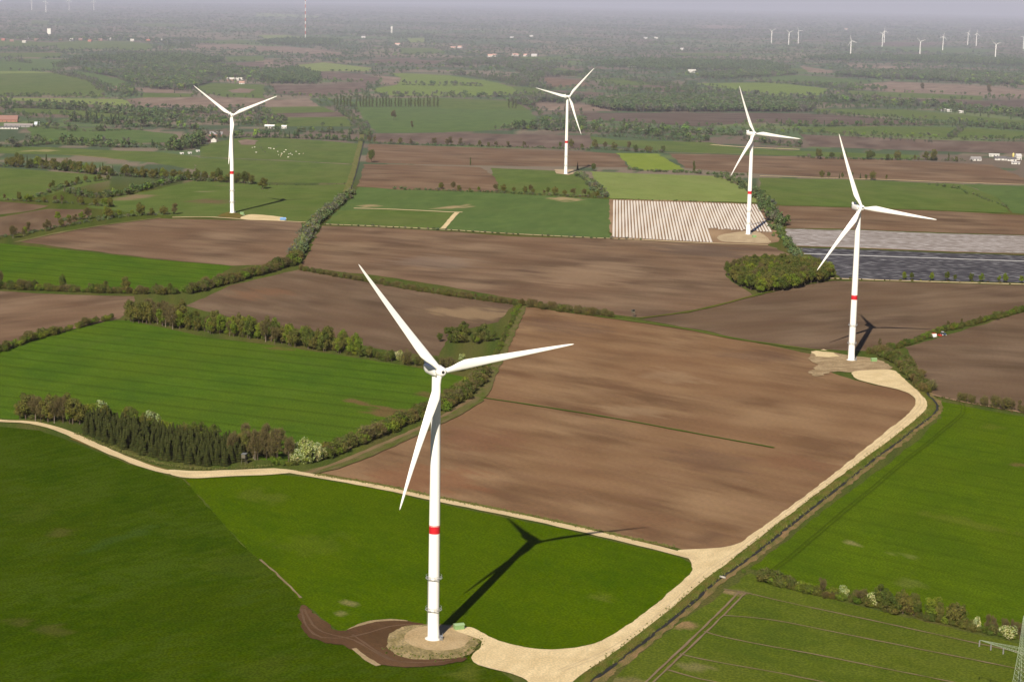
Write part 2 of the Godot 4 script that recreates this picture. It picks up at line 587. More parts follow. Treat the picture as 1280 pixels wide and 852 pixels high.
func build_tree_kinds() -> void:
	# each kind: three shapes of {crown, trunk} and two cheap ones for far-off woods; stated height is that of the shape itself
	var r := RandomNumberGenerator.new()
	var wood := Color(0.075, 0.058, 0.042)
	for spec in [["fresh", FRESH], ["mid", MID], ["budding", BUDDING]]:
		var shapes := []
		for k in 4:
			r.seed = hash(spec[0]) + k
			var wide := r.randf_range(1.9, 3.4)
			var blobs := crown_blobs(r, 30, Vector3(0, 5.3, 0), Vector3(wide, 3.4, wide), 1.15, 0.95)
			var tips := []
			for b in blobs.slice(0, 6): tips.append(b[0])
			var s := Soup.new()
			leaves(s, blobs, 3000, 0.39, spec[1], r)
			if spec[0] == "budding": twigs(s, blobs, 160, 0.9, 0.06, BARE, r, Vector3(0, 3, 0))
			shapes.append({"crown": s.mesh(leaf_mat()), "trunk": trunk_mesh(7.0, 0.24, tips, r, wood)})
		tree_kinds[spec[0]] = {"shapes": shapes, "height": 10.0}
	var shapes := []
	for k in 4:
		r.seed = 500 + k
		var blobs := crown_blobs(r, 14, Vector3(0, 5.9, 0), Vector3(2.3, 3.3, 2.3), 1.2, 1.1)
		var tips := []
		for b in blobs.slice(0, 9): tips.append(b[0])
		var s := Soup.new()
		twigs(s, blobs, 2200, 1.0, 0.055, BARE, r, Vector3(0, 3, 0))
		leaves(s, blobs, 420 if k % 2 == 0 else 160, 0.26, BUDDING, r)
		shapes.append({"crown": s.mesh(twig_mat()), "trunk": trunk_mesh(8.2, 0.2, tips, r, Color(0.17, 0.14, 0.11) if k < 2 else wood)})
	tree_kinds["bare"] = {"shapes": shapes, "height": 10.0}
	shapes = []
	for k in 4:
		r.seed = 600 + k
		var s := Soup.new()
		for i in 760:
			var y := 10.0 * (1.0 - pow(r.randf(), 0.62)) + 0.25
			var rad := (2.15 - 0.195 * y) * (0.8 + 0.22 * sin(y * 5.2 + k)) * r.randf_range(0.5, 1.15)
			var t := r.randf() * TAU
			var o := Vector3(cos(t), 0, sin(t))
			var side := Vector3(-sin(t), 0, cos(t))
			var w := 0.30 + 0.14 * rad
			var col := jitter_color(NEEDLE[r.randi() % 3], r, 0.3)
			var p := Vector3(0, y + 0.30, 0) + o * rad * 0.25
			var q := Vector3(0, y - 0.28 * rad - 0.1, 0) + o * maxf(rad, 0.15)
			s.tri(p, q + side * w, q - side * w, col)
		for i in 8:
			var t := TAU * i / 8
			s.tri(Vector3(0, 10.5, 0), Vector3(cos(t) * 0.3, 9.4, sin(t) * 0.3), Vector3(cos(t + 0.8) * 0.3, 9.4, sin(t + 0.8) * 0.3), NEEDLE[1])
		shapes.append({"crown": s.mesh(leaf_mat()), "trunk": trunk_mesh(8.5, 0.16, [], r, Color(0.10, 0.075, 0.055))})
	tree_kinds["conifer"] = {"shapes": shapes, "height": 10.4}
	shapes = []
	for k in 3:
		r.seed = 700 + k
		var blobs := []
		for i in 11: blobs.append([Vector3(r.randf_range(-0.5, 0.5), 1.8 + i * 0.98, r.randf_range(-0.5, 0.5)), 1.05 * (1.0 - 0.045 * abs(i - 4.0)), 1.2])
		var s := Soup.new()
		leaves(s, blobs, 460, 0.6, MID, r)
		shapes.append({"crown": s.mesh(leaf_mat()), "trunk": trunk_mesh(11.0, 0.25, [], r, wood)})
	tree_kinds["poplar"] = {"shapes": shapes, "height": 13.0}
	for spec in [["shrub", MID + FRESH, 0], ["hedge", HEDGE, 60], ["thorn", BARE + BUDDING, 380], ["blossom", WHITE_BLOSSOM + [Color(0.17, 0.20, 0.06), Color(0.26, 0.28, 0.11)], 0]]:
		shapes = []
		for k in 4:
			r.seed = hash(spec[0]) + 900 + k
			var blobs := crown_blobs(r, 9, Vector3(0, 1.55, 0), Vector3(1.35, 0.9, 1.35), 0.8, 0.95)
			blobs.append([Vector3(0, 0.8, 0), 1.2, 0.7])
			var s := Soup.new()
			if spec[0] == "thorn":
				twigs(s, blobs, spec[2] * 2, 0.8, 0.045, BARE, r, Vector3(0, 0, 0))
				leaves(s, blobs, 520, 0.2, BUDDING, r)
			else:
				leaves(s, blobs, 1300, 0.23, spec[1], r)
				if spec[2] > 0: twigs(s, blobs, spec[2], 0.7, 0.06, BARE, r, Vector3.ZERO)
				if spec[0] == "blossom": leaves(s, blobs, 700, 0.22, FRESH, r)
			shapes.append({"crown": s.mesh(leaf_mat() if spec[0] != "thorn" else twig_mat()), "trunk": trunk_mesh(1.6, 0.09, [blobs[0][0], blobs[1][0], blobs[2][0]], r, wood, 5)})
		tree_kinds[spec[0]] = {"shapes": shapes, "height": 3.2}
	# cheap shapes for hedges and woods made of many copies
	for kind in ["fresh", "mid", "budding", "bare", "conifer", "poplar", "shrub", "hedge", "thorn", "blossom"]:
		var far := []
		var h: float = tree_kinds[kind]["height"]
		for k in 3:
			r.seed = hash(kind) + 4000 + k
			var s := Soup.new()
			var cols: Array = {"fresh": FRESH, "mid": MID, "budding": HEDGE, "bare": BARE, "conifer": NEEDLE, "poplar": MID, "shrub": MID, "hedge": HEDGE, "thorn": BARE, "blossom": WHITE_BLOSSOM}[kind].map(func(c: Color) -> Color: return Color(c.r * 1.08, c.g * 1.34, c.b * 2.4))  # haze blue and lightened shade put into the colour of far copies
			if kind == "conifer":
				for i in 90:
					var y := 10.0 * (1.0 - pow(r.randf(), 0.62)) + 0.2
					var rad := (1.85 - 0.17 * y) * r.randf_range(0.6, 1.1)
					var t := r.randf() * TAU
					var o := Vector3(cos(t), 0, sin(t))
					var side := Vector3(-sin(t), 0, cos(t)) * (0.75)
					var q := Vector3(0, y - 0.4 * rad - 0.3, 0) + o * rad
					s.tri(Vector3(0, y + 0.7, 0), q + side, q - side, jitter_color(cols[r.randi() % 3], r, 0.3))
			elif kind == "bare":
				var bl := crown_blobs(r, 7, Vector3(0, 5.6, 0), Vector3(2.2, 2.9, 2.2), 1.2, 1.1)
				twigs(s, bl, 150, 1.6, 0.17, cols, r, Vector3(0, 3, 0))
				s.tube(Vector3(0, -0.3, 0), Vector3(0, 6, 0), 0.22, 0.1, 4, Color(0.13, 0.105, 0.08))
			elif kind == "poplar":
				var bl := []
				for i in 7: bl.append([Vector3(r.randf_range(-0.4, 0.4), 1.6 + i * 1.6, r.randf_range(-0.4, 0.4)), 1.15, 1.2])
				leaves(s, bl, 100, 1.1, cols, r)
			elif h > 5.0:
				var bl := crown_blobs(r, 8, Vector3(0, 5.6, 0), Vector3(2.7, 2.9, 2.7), 1.5, 0.9)
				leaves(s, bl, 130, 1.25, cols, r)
				s.tube(Vector3(0, -0.3, 0), Vector3(0, 5, 0), 0.26, 0.15, 4, wood)
			else:
				var bl := crown_blobs(r, 6, Vector3(0, 1.45, 0), Vector3(1.2, 0.8, 1.2), 0.85, 0.95)
				bl.append([Vector3(0, 0.7, 0), 1.2, 0.7])
				if kind == "thorn":
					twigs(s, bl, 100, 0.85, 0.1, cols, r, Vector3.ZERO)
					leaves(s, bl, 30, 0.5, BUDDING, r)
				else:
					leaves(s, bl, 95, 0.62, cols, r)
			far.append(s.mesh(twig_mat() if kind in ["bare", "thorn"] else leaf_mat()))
		tree_kinds[kind]["far"] = far

func plant(called: String, kind: String, at: Vector3, h: float, label: String, category: String, group := "", wide := 1.0) -> Node3D:
	var k: Dictionary = tree_kinds[kind]
	var sh: Dictionary = k["shapes"][rng.randi() % k["shapes"].size()]
	var t := thing(called, label, category, at, rng.randf() * TAU, group)
	var s: float = h / k["height"]
	t.scale = Vector3(s * wide, s, s * wide)
	part("trunk", sh["trunk"], null, t)
	part("crown", sh["crown"], null, t)
	return t

func pick(mix: Array) -> String:
	# mix: [kind, weight, kind, weight ...]
	var total := 0.0
	for i in range(1, mix.size(), 2): total += mix[i]
	var x := rng.randf() * total
	for i in range(0, mix.size(), 2):
		x -= mix[i + 1]
		if x <= 0.0: return mix[i]
	return mix[0]

func copies_of(mesh: Mesh, at: Array, parent: Node, called: String) -> void:
	var mm := MultiMesh.new()
	mm.transform_format = MultiMesh.TRANSFORM_3D
	mm.use_colors = true
	mm.mesh = mesh
	mm.instance_count = at.size()
	for i in at.size():
		mm.set_instance_transform(i, at[i][0])
		mm.set_instance_color(i, at[i][1])
	var o := MultiMeshInstance3D.new()
	o.name = called
	o.multimesh = mm
	o.set_meta("kind", "stuff")
	parent.add_child(o, true)

func mass(called: String, label: String, category: String, spots: Array, group := "", kind := "") -> Node3D:
	# spots: [Vector2 place, kind, height, widening]; all copies of one shape share a MultiMesh
	if spots.is_empty(): return null
	var root := thing(called, label, category, on_ground(spots[0][0]), 0.0, group)
	if kind: root.set_meta("kind", kind)
	var bins := {}
	for sp in spots:
		var k: String = sp[1]
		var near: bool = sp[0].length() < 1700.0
		var v := rng.randi() % 3
		var key := "%s|%d|%s" % [k, v, near]
		if not bins.has(key): bins[key] = []
		var s: float = sp[2] / tree_kinds[k]["height"]
		var b := Basis(Vector3.UP, rng.randf() * TAU).scaled(Vector3(s * sp[3], s, s * sp[3]))
		var tint := rng.randf_range(0.82, 1.18)
		bins[key].append([Transform3D(b, on_ground(sp[0], -0.05) - root.position), Color(tint * rng.randf_range(0.9, 1.12), tint, tint * rng.randf_range(0.85, 1.1))])
	for key in bins:
		var q: PackedStringArray = key.split("|")
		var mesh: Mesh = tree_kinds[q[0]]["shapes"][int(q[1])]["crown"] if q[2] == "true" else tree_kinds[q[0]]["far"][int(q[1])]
		copies_of(mesh, bins[key], root, "foliage")
	return root

func row_spots(flat: Array, spacing: float, scatter: float, h0: float, h1: float, mix: Array, wide := 1.0, gaps := 0.0) -> Array:
	var path := smooth_path(world_poly(flat), spacing)
	var out := []
	for i in path.size():
		if gaps > 0.0 and rng.randf() < gaps: continue
		var p := path[i] + Vector2(rng.randfn(), rng.randfn()) * scatter
		out.append([p, pick(mix), rng.randf_range(h0, h1) * rng.randf_range(0.72, 1.1), wide * rng.randf_range(0.8, 1.25)])
	return out

func wood_spots(flat: Array, spacing: float, h0: float, h1: float, mix: Array, wide := 1.0) -> Array:
	var poly := world_poly(flat)
	var ext := Rect2(poly[0], Vector2.ZERO)
	for p in poly: ext = ext.expand(p)
	var out := []
	var y := ext.position.y
	while y < ext.end.y:
		var x := ext.position.x
		while x < ext.end.x:
			var p := Vector2(x, y) + Vector2(rng.randf_range(-0.5, 0.5), rng.randf_range(-0.5, 0.5)) * spacing * 0.9
			if Geometry2D.is_point_in_polygon(p, poly): out.append([p, pick(mix), rng.randf_range(h0, h1), wide * rng.randf_range(0.85, 1.2)])
			x += spacing
		y += spacing
	return out

const TREE_NAMES := {"fresh": "leafy_tree", "mid": "dark_leafy_tree", "budding": "budding_tree", "bare": "bare_tree", "conifer": "conifer_tree", "poplar": "poplar_tree", "shrub": "green_shrub", "hedge": "budding_shrub", "thorn": "bare_shrub", "blossom": "blossoming_shrub"}
const TREE_LOOKS := {"fresh": "fresh green tree", "mid": "dark green tree", "budding": "olive budding tree", "bare": "bare brown tree", "conifer": "dark conifer", "poplar": "slim upright poplar", "shrub": "round green shrub", "hedge": "olive green shrub", "thorn": "brown leafless shrub", "blossom": "white blossoming shrub"}

func singles(spots: Array, where: String, group: String) -> void:
	for sp in spots:
		var k: String = sp[1]
		plant(TREE_NAMES[k], k, on_ground(sp[0]), sp[2], "%s %s" % [TREE_LOOKS[k], where], "shrub" if k in ["shrub", "hedge", "thorn", "blossom"] else "tree", "%s: %ss" % [group, TREE_NAMES[k].replace("_", " ")], sp[3])

# ------------------------------------------------------------------ wind turbines
func loft(sections: Array, closed_ends := true) -> ArrayMesh:
	# sections: arrays of Vector3 of equal length, each a closed loop
	var st := SurfaceTool.new()
	st.begin(Mesh.PRIMITIVE_TRIANGLES)
	st.set_smooth_group(0)
	var n: int = sections[0].size()
	for k in sections.size() - 1:
		for i in n:
			var j := (i + 1) % n
			for p in [sections[k][i], sections[k][j], sections[k + 1][j], sections[k][i], sections[k + 1][j], sections[k + 1][i]]: st.add_vertex(p)
	if closed_ends:
		st.set_smooth_group(1)
		for e in [0, sections.size() - 1]:
			var mid := Vector3.ZERO
			for p in sections[e]: mid += p
			mid /= n
			for i in n:
				var a: Vector3 = sections[e][i]
				var b: Vector3 = sections[e][(i + 1) % n]
				for p in ([mid, b, a] if e == 0 else [mid, a, b]): st.add_vertex(p)
	st.generate_normals()
	return st.commit()

func blade_mesh(R: float, detail: int, broad := 1.0) -> ArrayMesh:
	# span along +Y, leading edge towards +X, pressure side towards +Z, bent forward towards the tip
	var s := R / 51.0
	var table := [[0.9, 1.9, 1.9, 0.95], [2.6, 1.9, 1.85, 0.95], [4.5, 2.35, 1.6, 1.0], [7.0, 3.2, 1.3, 1.05], [9.5, 3.7, 1.05, 1.05], [13.0, 3.45, 0.85, 0.98], [20.0, 2.8, 0.58, 0.85], [28.0, 2.2, 0.4, 0.72], [36.0, 1.65, 0.28, 0.58], [43.0, 1.15, 0.18, 0.43], [48.0, 0.75, 0.11, 0.3], [50.2, 0.42, 0.06, 0.2], [51.0, 0.1, 0.02, 0.05]]
	var secs := []
	for row in table:
		var r: float = row[0]
		var loop := []
		var twist := deg_to_rad(12.0) * (1.0 - clampf(r / 40.0, 0, 1)) * clampf(r / 6.0, 0, 1)
		for i in detail:
			var t := TAU * i / detail
			var x: float = (row[3] - row[1] * (0.5 - 0.5 * cos(t))) * broad
			var sharp: float = 1.0 - clampf((r - 2.6) / 5.0, 0, 1) * 0.55 * (0.5 - 0.5 * cos(t))
			var z: float = 0.5 * row[2] * sin(t) * sharp
			var p := Vector3(x * cos(twist) + z * sin(twist), r, -x * sin(twist) + z * cos(twist))
			p.z += 4.6 * pow(r / 51.0, 2.0)
			loop.append(p * s)
		secs.append(loop)
	return loft(secs)

func nacelle_mesh() -> ArrayMesh:
	# length along Z: rotor side +3.2, tail -8.6; origin on the tower axis at hub height
	var secs := []
	for row in [[-8.7, 1.2, 1.1, 0.5], [-8.4, 1.7, 1.6, 0.45], [-6.5, 1.95, 1.95, 0.25], [-2.0, 2.05, 2.1, 0.05], [1.2, 2.0, 2.1, 0.0], [2.6, 1.75, 1.85, 0.0], [3.2, 1.4, 1.45, 0.0]]:
		var loop := []
		for i in 20:
			var t := TAU * i / 20
			var cx := cos(t)
			var sy := sin(t)
			var x: float = row[1] * sign(cx) * pow(abs(cx), 0.55)
			var y: float = row[2] * sign(sy) * pow(abs(sy), 0.55 if sy > 0 else 0.85) + row[3]
			loop.append(Vector3(x, y, row[0]))
		secs.append(loop)
	return loft(secs)

func hub_mesh() -> ArrayMesh:
	var me := lathe([[1.35, 0.0], [1.8, 0.25], [1.95, 1.1], [1.85, 2.1], [1.5, 2.9], [1.05, 3.35], [0.62, 3.5], [0.5, 3.42]], 28)
	return me

var turbine_parts := {}

func make_turbine(called: String, label: String, group: String, at: Vector3, yaw: float, phi: float, H: float, R: float, full: bool, foot_turn := 0.0) -> Node3D:
	var t := thing(called, label, "wind turbine", at, deg_to_rad(yaw), group)
	var white := plain("turbine_white", Color(0.80, 0.795, 0.765), 0.38)
	var steel := plain("galvanised", Color(0.42, 0.43, 0.44), 0.45, 0.6)
	var s := H / 100.0
	var k := "%d_%d_%s" % [int(H), int(R), full]
	if not turbine_parts.has(k):
		var d := {}
		var top := H - 2.0 * s
		var pr := []
		var wd := s if full else s * 1.55
		for row in [[2.12, 0.0], [2.12, 0.25], [2.07, 0.3], [2.05, 11.6], [2.02, 23.6], [1.99, 40.2]]: pr.append([row[0] * wd, row[1] * s])
		d["low"] = lathe(pr, 40 if full else 12)
		d["band"] = lathe([[1.995 * wd, 40.2 * s], [1.99 * wd, 43.3 * s]], 40 if full else 12)
		d["high"] = lathe([[1.99 * wd, 43.3 * s], [1.87 * wd, 60.0 * s], [1.72 * wd, 80.0 * s], [1.56 * wd, top]], 40 if full else 12)
		d["blade"] = blade_mesh(R, 14 if full else 6, 1.0 if full else 1.5)
		d["nacelle"] = nacelle_mesh()
		d["hub"] = hub_mesh()
		d["seam"] = ring(1.0, 0.02)
		turbine_parts[k] = d
	var m: Dictionary = turbine_parts[k]
	var tower := part("tower", m["low"], white, t)
	if full:
		part("upper_tower", m["high"], white, tower)
		part("warning_band", m["band"], plain("red_band", Color(0.50, 0.012, 0.022), 0.4), tower)
		for y in [23.6, 43.35, 62.0, 81.0]:
			var sm := MeshInstance3D.new()
			sm.name = "flange"
			sm.mesh = m["seam"]
			sm.material_override = white
			sm.position.y = y
			var rr: float = 2.02 if y < 30.0 else lerpf(1.99, 1.57, (y - 43.3) / 54.7)
			sm.scale = Vector3(rr, 3.0, rr)
			tower.add_child(sm, true)
	else:
		part("upper_tower", m["high"], white, tower)
		part("tower_belt", m["band"], white, tower)
	var na := part("nacelle", m["nacelle"], white, t, Transform3D(Basis(Vector3.RIGHT, -0.087).scaled(Vector3.ONE * (R / 51.0)), Vector3(0, H, 0)))
	if full:
		var c := Soup.new()
		c.box(Vector3(-1.5, 2.2, -8.2), Vector3(1.5, 3.5, -7.9))
		c.box(Vector3(-0.05, 2.2, -6.0), Vector3(0.05, 4.4, -5.9))
		c.box(Vector3(-0.6, 4.2, -6.0), Vector3(0.6, 4.3, -5.9))
		part("wind_sensor", c.mesh(), white, na)
	var tilt := Basis(Vector3.RIGHT, -0.087)
	var hubc := Vector3(0, H, 0) + tilt * Vector3(0, 0, 3.1 * R / 51.0)
	var hb := part("hub", m["hub"], white, t, Transform3D((tilt * Basis(Vector3.RIGHT, PI / 2)).scaled(Vector3.ONE * (R / 51.0)), hubc))
	if full:
		var cap := CylinderMesh.new()
		cap.top_radius = 0.58
		cap.bottom_radius = 0.58
		cap.height = 0.1
		part("nose_opening", cap, plain("dark_opening", Color(0.02, 0.02, 0.022), 0.6), hb, Transform3D(Basis.IDENTITY, Vector3(0, 3.47, 0)))
	var rc := Vector3(0, H, 0) + tilt * Vector3(0, 0, 4.7 * R / 51.0)
	for j in 3:
		part("blade", m["blade"], white, t, Transform3D(tilt * Basis(Vector3.BACK, deg_to_rad(phi + 120.0 * j - 90.0)), rc))
	if not full: return t
	# foot: concrete ring, door with steps, two guard rings and a ladder between them
	var foot := Node3D.new()
	foot.name = "foot"
	t.add_child(foot)
	foot.rotation.y = deg_to_rad(foot_turn - yaw)
	part("concrete_ring", lathe([[3.15, -0.2], [3.15, 0.42], [3.0, 0.5], [0.1, 0.5]], 40), plain("concrete", Color(0.62, 0.61, 0.57), 0.85), foot)
	var dr := Soup.new()
	dr.box(Vector3(2.0, 1.6, -0.5), Vector3(2.14, 3.9, 0.5))
	part("door", dr.mesh(), plain("door_grey", Color(0.36, 0.38, 0.40), 0.5), foot)
	var stp := Soup.new()
	stp.box(Vector3(2.2, 1.45, -0.75), Vector3(3.5, 1.55, 0.75))
	for i in 6: stp.box(Vector3(2.4, 0.3 + i * 0.2, 0.8 + (5 - i) * 0.28), Vector3(3.4, 0.35 + i * 0.2, 1.06 + (5 - i) * 0.28))
	for x in [2.35, 3.45]:
		stp.tube(Vector3(x, 1.5, 0.7), Vector3(x, 0.2, 2.6), 0.05, 0.05, 5)
		stp.tube(Vector3(x, 2.5, 0.7), Vector3(x, 1.2, 2.6), 0.04, 0.04, 5)
		stp.tube(Vector3(x, 1.5, 0.7), Vector3(x, 2.5, 0.7), 0.04, 0.04, 5)
		stp.tube(Vector3(x, 0.1, -0.7), Vector3(x, 2.5, -0.7), 0.05, 0.05, 5)
	stp.tube(Vector3(3.45, 2.5, -0.7), Vector3(3.45, 2.5, 0.7), 0.04, 0.04, 5)
	part("steps", stp.mesh(), steel, foot)
	for y in [11.6, 23.6]:
		var g := part("guard_ring", ring(2.95, 0.14), steel, t, Transform3D(Basis.IDENTITY, Vector3(0, y, 0)))
		for i in 10:
			var br := Soup.new()
			var a := TAU * i / 10
			br.tube(Vector3(cos(a) * 2.0, 0, sin(a) * 2.0), Vector3(cos(a) * 2.95, 0, sin(a) * 2.95), 0.07, 0.07, 5)
			br.tube(Vector3(cos(a) * 2.9, 0, sin(a) * 2.9), Vector3(cos(a) * 2.9, 1.0, sin(a) * 2.9), 0.05, 0.05, 5)
			part("bracket", br.mesh(), steel, g)
		part("top_rail", ring(2.9, 0.06), steel, g, Transform3D(Basis.IDENTITY, Vector3(0, 1.0, 0)))
	var ld := Soup.new()
	for z in [-0.25, 0.25]: ld.tube(Vector3(-2.3, 4.5, z), Vector3(-2.28, 24.0, z), 0.05, 0.05, 5)
	for i in 26: ld.tube(Vector3(-2.3, 4.8 + i * 0.74, -0.25), Vector3(-2.3, 4.8 + i * 0.74, 0.25), 0.035, 0.035, 4)
	part("ladder", ld.mesh(), steel, foot)
	return t

func make_kiosk(at: Vector3, turn: float, label: String) -> Node3D:
	var t := thing("transformer_kiosk", label, "kiosk", at, turn, "transformer kiosks beside the turbines")
	var green := plain("kiosk_green", Color(0.20, 0.33, 0.13), 0.6)
	var s := Soup.new()
	s.box(Vector3(-1.75, 0.1, -1.25), Vector3(1.75, 2.2, 1.25))
	part("cabinet", s.mesh(), green, t)
	s = Soup.new()
	s.quad(Vector3(-1.95, 2.2, -1.45), Vector3(1.95, 2.2, -1.45), Vector3(1.95, 2.65, 0), Vector3(-1.95, 2.65, 0), Color.WHITE)
	s.quad(Vector3(-1.95, 2.65, 0), Vector3(1.95, 2.65, 0), Vector3(1.95, 2.2, 1.45), Vector3(-1.95, 2.2, 1.45), Color.WHITE)
	for x in [-1.95, 1.95]: s.tri(Vector3(x, 2.2, -1.45), Vector3(x, 2.65, 0), Vector3(x, 2.2, 1.45), Color.WHITE)
	s.box(Vector3(-1.95, 2.12, -1.45), Vector3(1.95, 2.199, 1.45))
	part("roof", s.mesh(), plain("kiosk_roof", Color(0.25, 0.36, 0.18), 0.6), t)
	for x in [-0.95, 0.0, 0.95]:
		s = Soup.new()
		s.box(Vector3(x - 0.42, 0.25, 1.25), Vector3(x + 0.42, 2.0, 1.29))
		var d := part("door", s.mesh(), plain("kiosk_door", Color(0.17, 0.29, 0.12), 0.6), t)
		s = Soup.new()
		for i in 5: s.box(Vector3(x - 0.3, 1.3 + i * 0.12, 1.292), Vector3(x + 0.3, 1.36 + i * 0.12, 1.32))
		part("louvre", s.mesh(), green, d)
	s = Soup.new()
	s.box(Vector3(-2.9, -0.2, -2.2), Vector3(2.9, 0.12, 2.3))
	part("slab", s.mesh(), plain("concrete", Color(0.62, 0.61, 0.57), 0.85), t)
	return t

# ------------------------------------------------------------------ pylon, mast, hides, machines, houses, cattle
func make_pylon(at: Vector3, turn: float) -> void:
	var t := thing("lattice_pylon", "pale green steel lattice power pylon with long cross arm beside blossoming shrub", "pylon", at, turn)
	var paint := plain("pylon_paint", Color(0.25, 0.30, 0.21), 0.6, 0.0)
	var H := 37.5
	var half := func(y: float) -> float: return lerpf(2.7, 0.62, clampf(y / 26.0, 0, 1)) if y < 26.0 else lerpf(0.62, 0.08, (y - 26.0) / (H - 26.0))
	var corners := [Vector2(-1, -1), Vector2(1, -1), Vector2(1, 1), Vector2(-1, 1)]
	for c in corners:
		var s := Soup.new()
		s.tube(Vector3(c.x * 2.7, -0.5, c.y * 2.7), Vector3(c.x * 0.62, 26.0, c.y * 0.62), 0.08, 0.07, 4)
		s.tube(Vector3(c.x * 0.62, 26.0, c.y * 0.62), Vector3(c.x * 0.08, H, c.y * 0.08), 0.06, 0.045, 4)
		part("leg", s.mesh(), paint, t)
	var levels := [0.0]
	var y := 0.0
	while y < H - 1.0:
		y += maxf(0.9, half.call(y) * 1.25)
		levels.append(minf(y, H - 0.4))
	var br := Soup.new()
	for i in levels.size() - 1:
		var a: float = half.call(levels[i])
		var b: float = half.call(levels[i + 1])
		for j in 4:
			var c0: Vector2 = corners[j]
			var c1: Vector2 = corners[(j + 1) % 4]
			br.tube(Vector3(c0.x * a, levels[i], c0.y * a), Vector3(c1.x * b, levels[i + 1], c1.y * b), 0.036, 0.036, 3)
			br.tube(Vector3(c1.x * a, levels[i], c1.y * a), Vector3(c0.x * b, levels[i + 1], c0.y * b), 0.036, 0.036, 3)
	part("bracing", br.mesh(), paint, t)
	for arm in [[24.6, 16.3]]:
		for sgn in [-1.0, 1.0]:
			var s := Soup.new()
			var L: float = arm[1] * sgn
			var w: float = half.call(arm[0])
			var tip := Vector3(L, arm[0] + 0.1, 0)
			for z in [-w, w]:
				s.tube(Vector3(0, arm[0], z), tip, 0.08, 0.06, 4)
				s.tube(Vector3(0, arm[0] + 1.7, z), tip, 0.07, 0.05, 4)
			for i in 9:
				var f := (i + 0.5) / 10.0
				var g := (i + 1.0) / 10.0
				for z in [-w, w]:
					s.tube(Vector3(L * f, arm[0], z * (1 - f)), Vector3(L * g, arm[0] + 1.7 * (1 - g), z * (1 - g)), 0.04, 0.04, 3)
					s.tube(Vector3(L * g, arm[0], z * (1 - g)), Vector3(L * g, arm[0] + 1.7 * (1 - g), z * (1 - g)), 0.035, 0.035, 3)
				s.tube(Vector3(L * f, arm[0], w * (1 - f)), Vector3(L * g, arm[0], -w * (1 - g)), 0.04, 0.04, 3)
			var o := part("cross_arm", s.mesh(), paint, t)
			for f in ([1.0, 0.72, 0.42] if arm[1] > 10.0 else [1.0]):
				var ins := Soup.new()
				for z in [-0.18, 0.18]:
					for d in 8: ins.tube(Vector3(L * f, arm[0] - 0.15 - d * 0.27, z), Vector3(L * f, arm[0] - 0.32 - d * 0.27, z), 0.15, 0.10, 6, Color.WHITE, true)
				part("insulator", ins.mesh(), plain("insulator_grey", Color(0.28, 0.27, 0.27), 0.35), o)

func make_mast(at: Vector3) -> void:
	var t := thing("radio_mast", "tall thin red and white banded radio mast rising over the hazy plain", "mast", at)
	for i in 16:
		var s := Soup.new()
		s.tube(Vector3(0, i * 14.5, 0), Vector3(0, (i + 1) * 14.5 - 0.02, 0), 1.55, 1.55, 8, Color.WHITE, true)
		part("red_section" if i % 2 == 0 else "white_section", s.mesh(), plain("mast_red", Color(0.45, 0.09, 0.06), 0.6) if i % 2 == 0 else plain("mast_white", Color(0.75, 0.74, 0.72), 0.6), t)

func make_hide(at: Vector3, turn: float, label: String) -> void:
	var t := thing("raised_hide", label, "hide", at, turn)
	var wood := plain("hide_wood", Color(0.10, 0.09, 0.065), 0.9)
	for c in [Vector2(-0.8, -0.8), Vector2(0.8, -0.8), Vector2(0.8, 0.8), Vector2(-0.8, 0.8)]:
		var s := Soup.new()
		s.tube(Vector3(c.x * 1.4, -0.2, c.y * 1.4), Vector3(c.x, 3.4, c.y), 0.1, 0.09, 5)
		part("leg", s.mesh(), wood, t)
	var s := Soup.new()
	s.box(Vector3(-1.05, 3.3, -1.05), Vector3(1.05, 3.45, 1.05))
	for q in [[-1.05, -1.0, -1.05, 1.05], [1.0, 1.05, -1.05, 1.05]]: s.box(Vector3(q[0], 3.451, q[2]), Vector3(q[1], 5.3, q[3]))
	s.box(Vector3(-0.999, 3.451, -1.05), Vector3(0.999, 5.3, -1.0))
	s.box(Vector3(-0.999, 3.451, 1.0), Vector3(0.999, 4.4, 1.05))
	part("cabin", s.mesh(), wood, t)
	s = Soup.new()
	s.quad(Vector3(-1.3, 5.32, -1.3), Vector3(1.3, 5.32, -1.3), Vector3(1.3, 5.6, 1.4), Vector3(-1.3, 5.6, 1.4), Color.WHITE)
	part("roof", s.mesh(), plain("hide_roof", Color(0.12, 0.13, 0.13), 0.8), t)
	s = Soup.new()
	for x in [-0.25, 0.25]: s.tube(Vector3(x, 0, 2.6), Vector3(x, 3.5, 1.1), 0.05, 0.05, 4)
	for i in 9: s.tube(Vector3(-0.25, 0.35 * (i + 1), 2.6 - 0.15 * (i + 1)), Vector3(0.25, 0.35 * (i + 1), 2.6 - 0.15 * (i + 1)), 0.04, 0.04, 4)
	part("ladder", s.mesh(), wood, t)

func wheel(parent: Node, at: Vector3, rad: float, width: float) -> void:
	var s := Soup.new()
	s.tube(at - Vector3(0, 0, width / 2), at + Vector3(0, 0, width / 2), rad, rad, 18, Color.WHITE, true)
	var w := part("wheel", s.mesh(), plain("rubber", Color(0.025, 0.025, 0.025), 0.9), parent)
	s = Soup.new()
	s.tube(at - Vector3(0, 0, width / 2 + 0.03), at + Vector3(0, 0, width / 2 + 0.03), rad * 0.55, rad * 0.55, 12, Color.WHITE, true)
	part("rim", s.mesh(), plain("rim_grey", Color(0.5, 0.5, 0.48), 0.5), w)

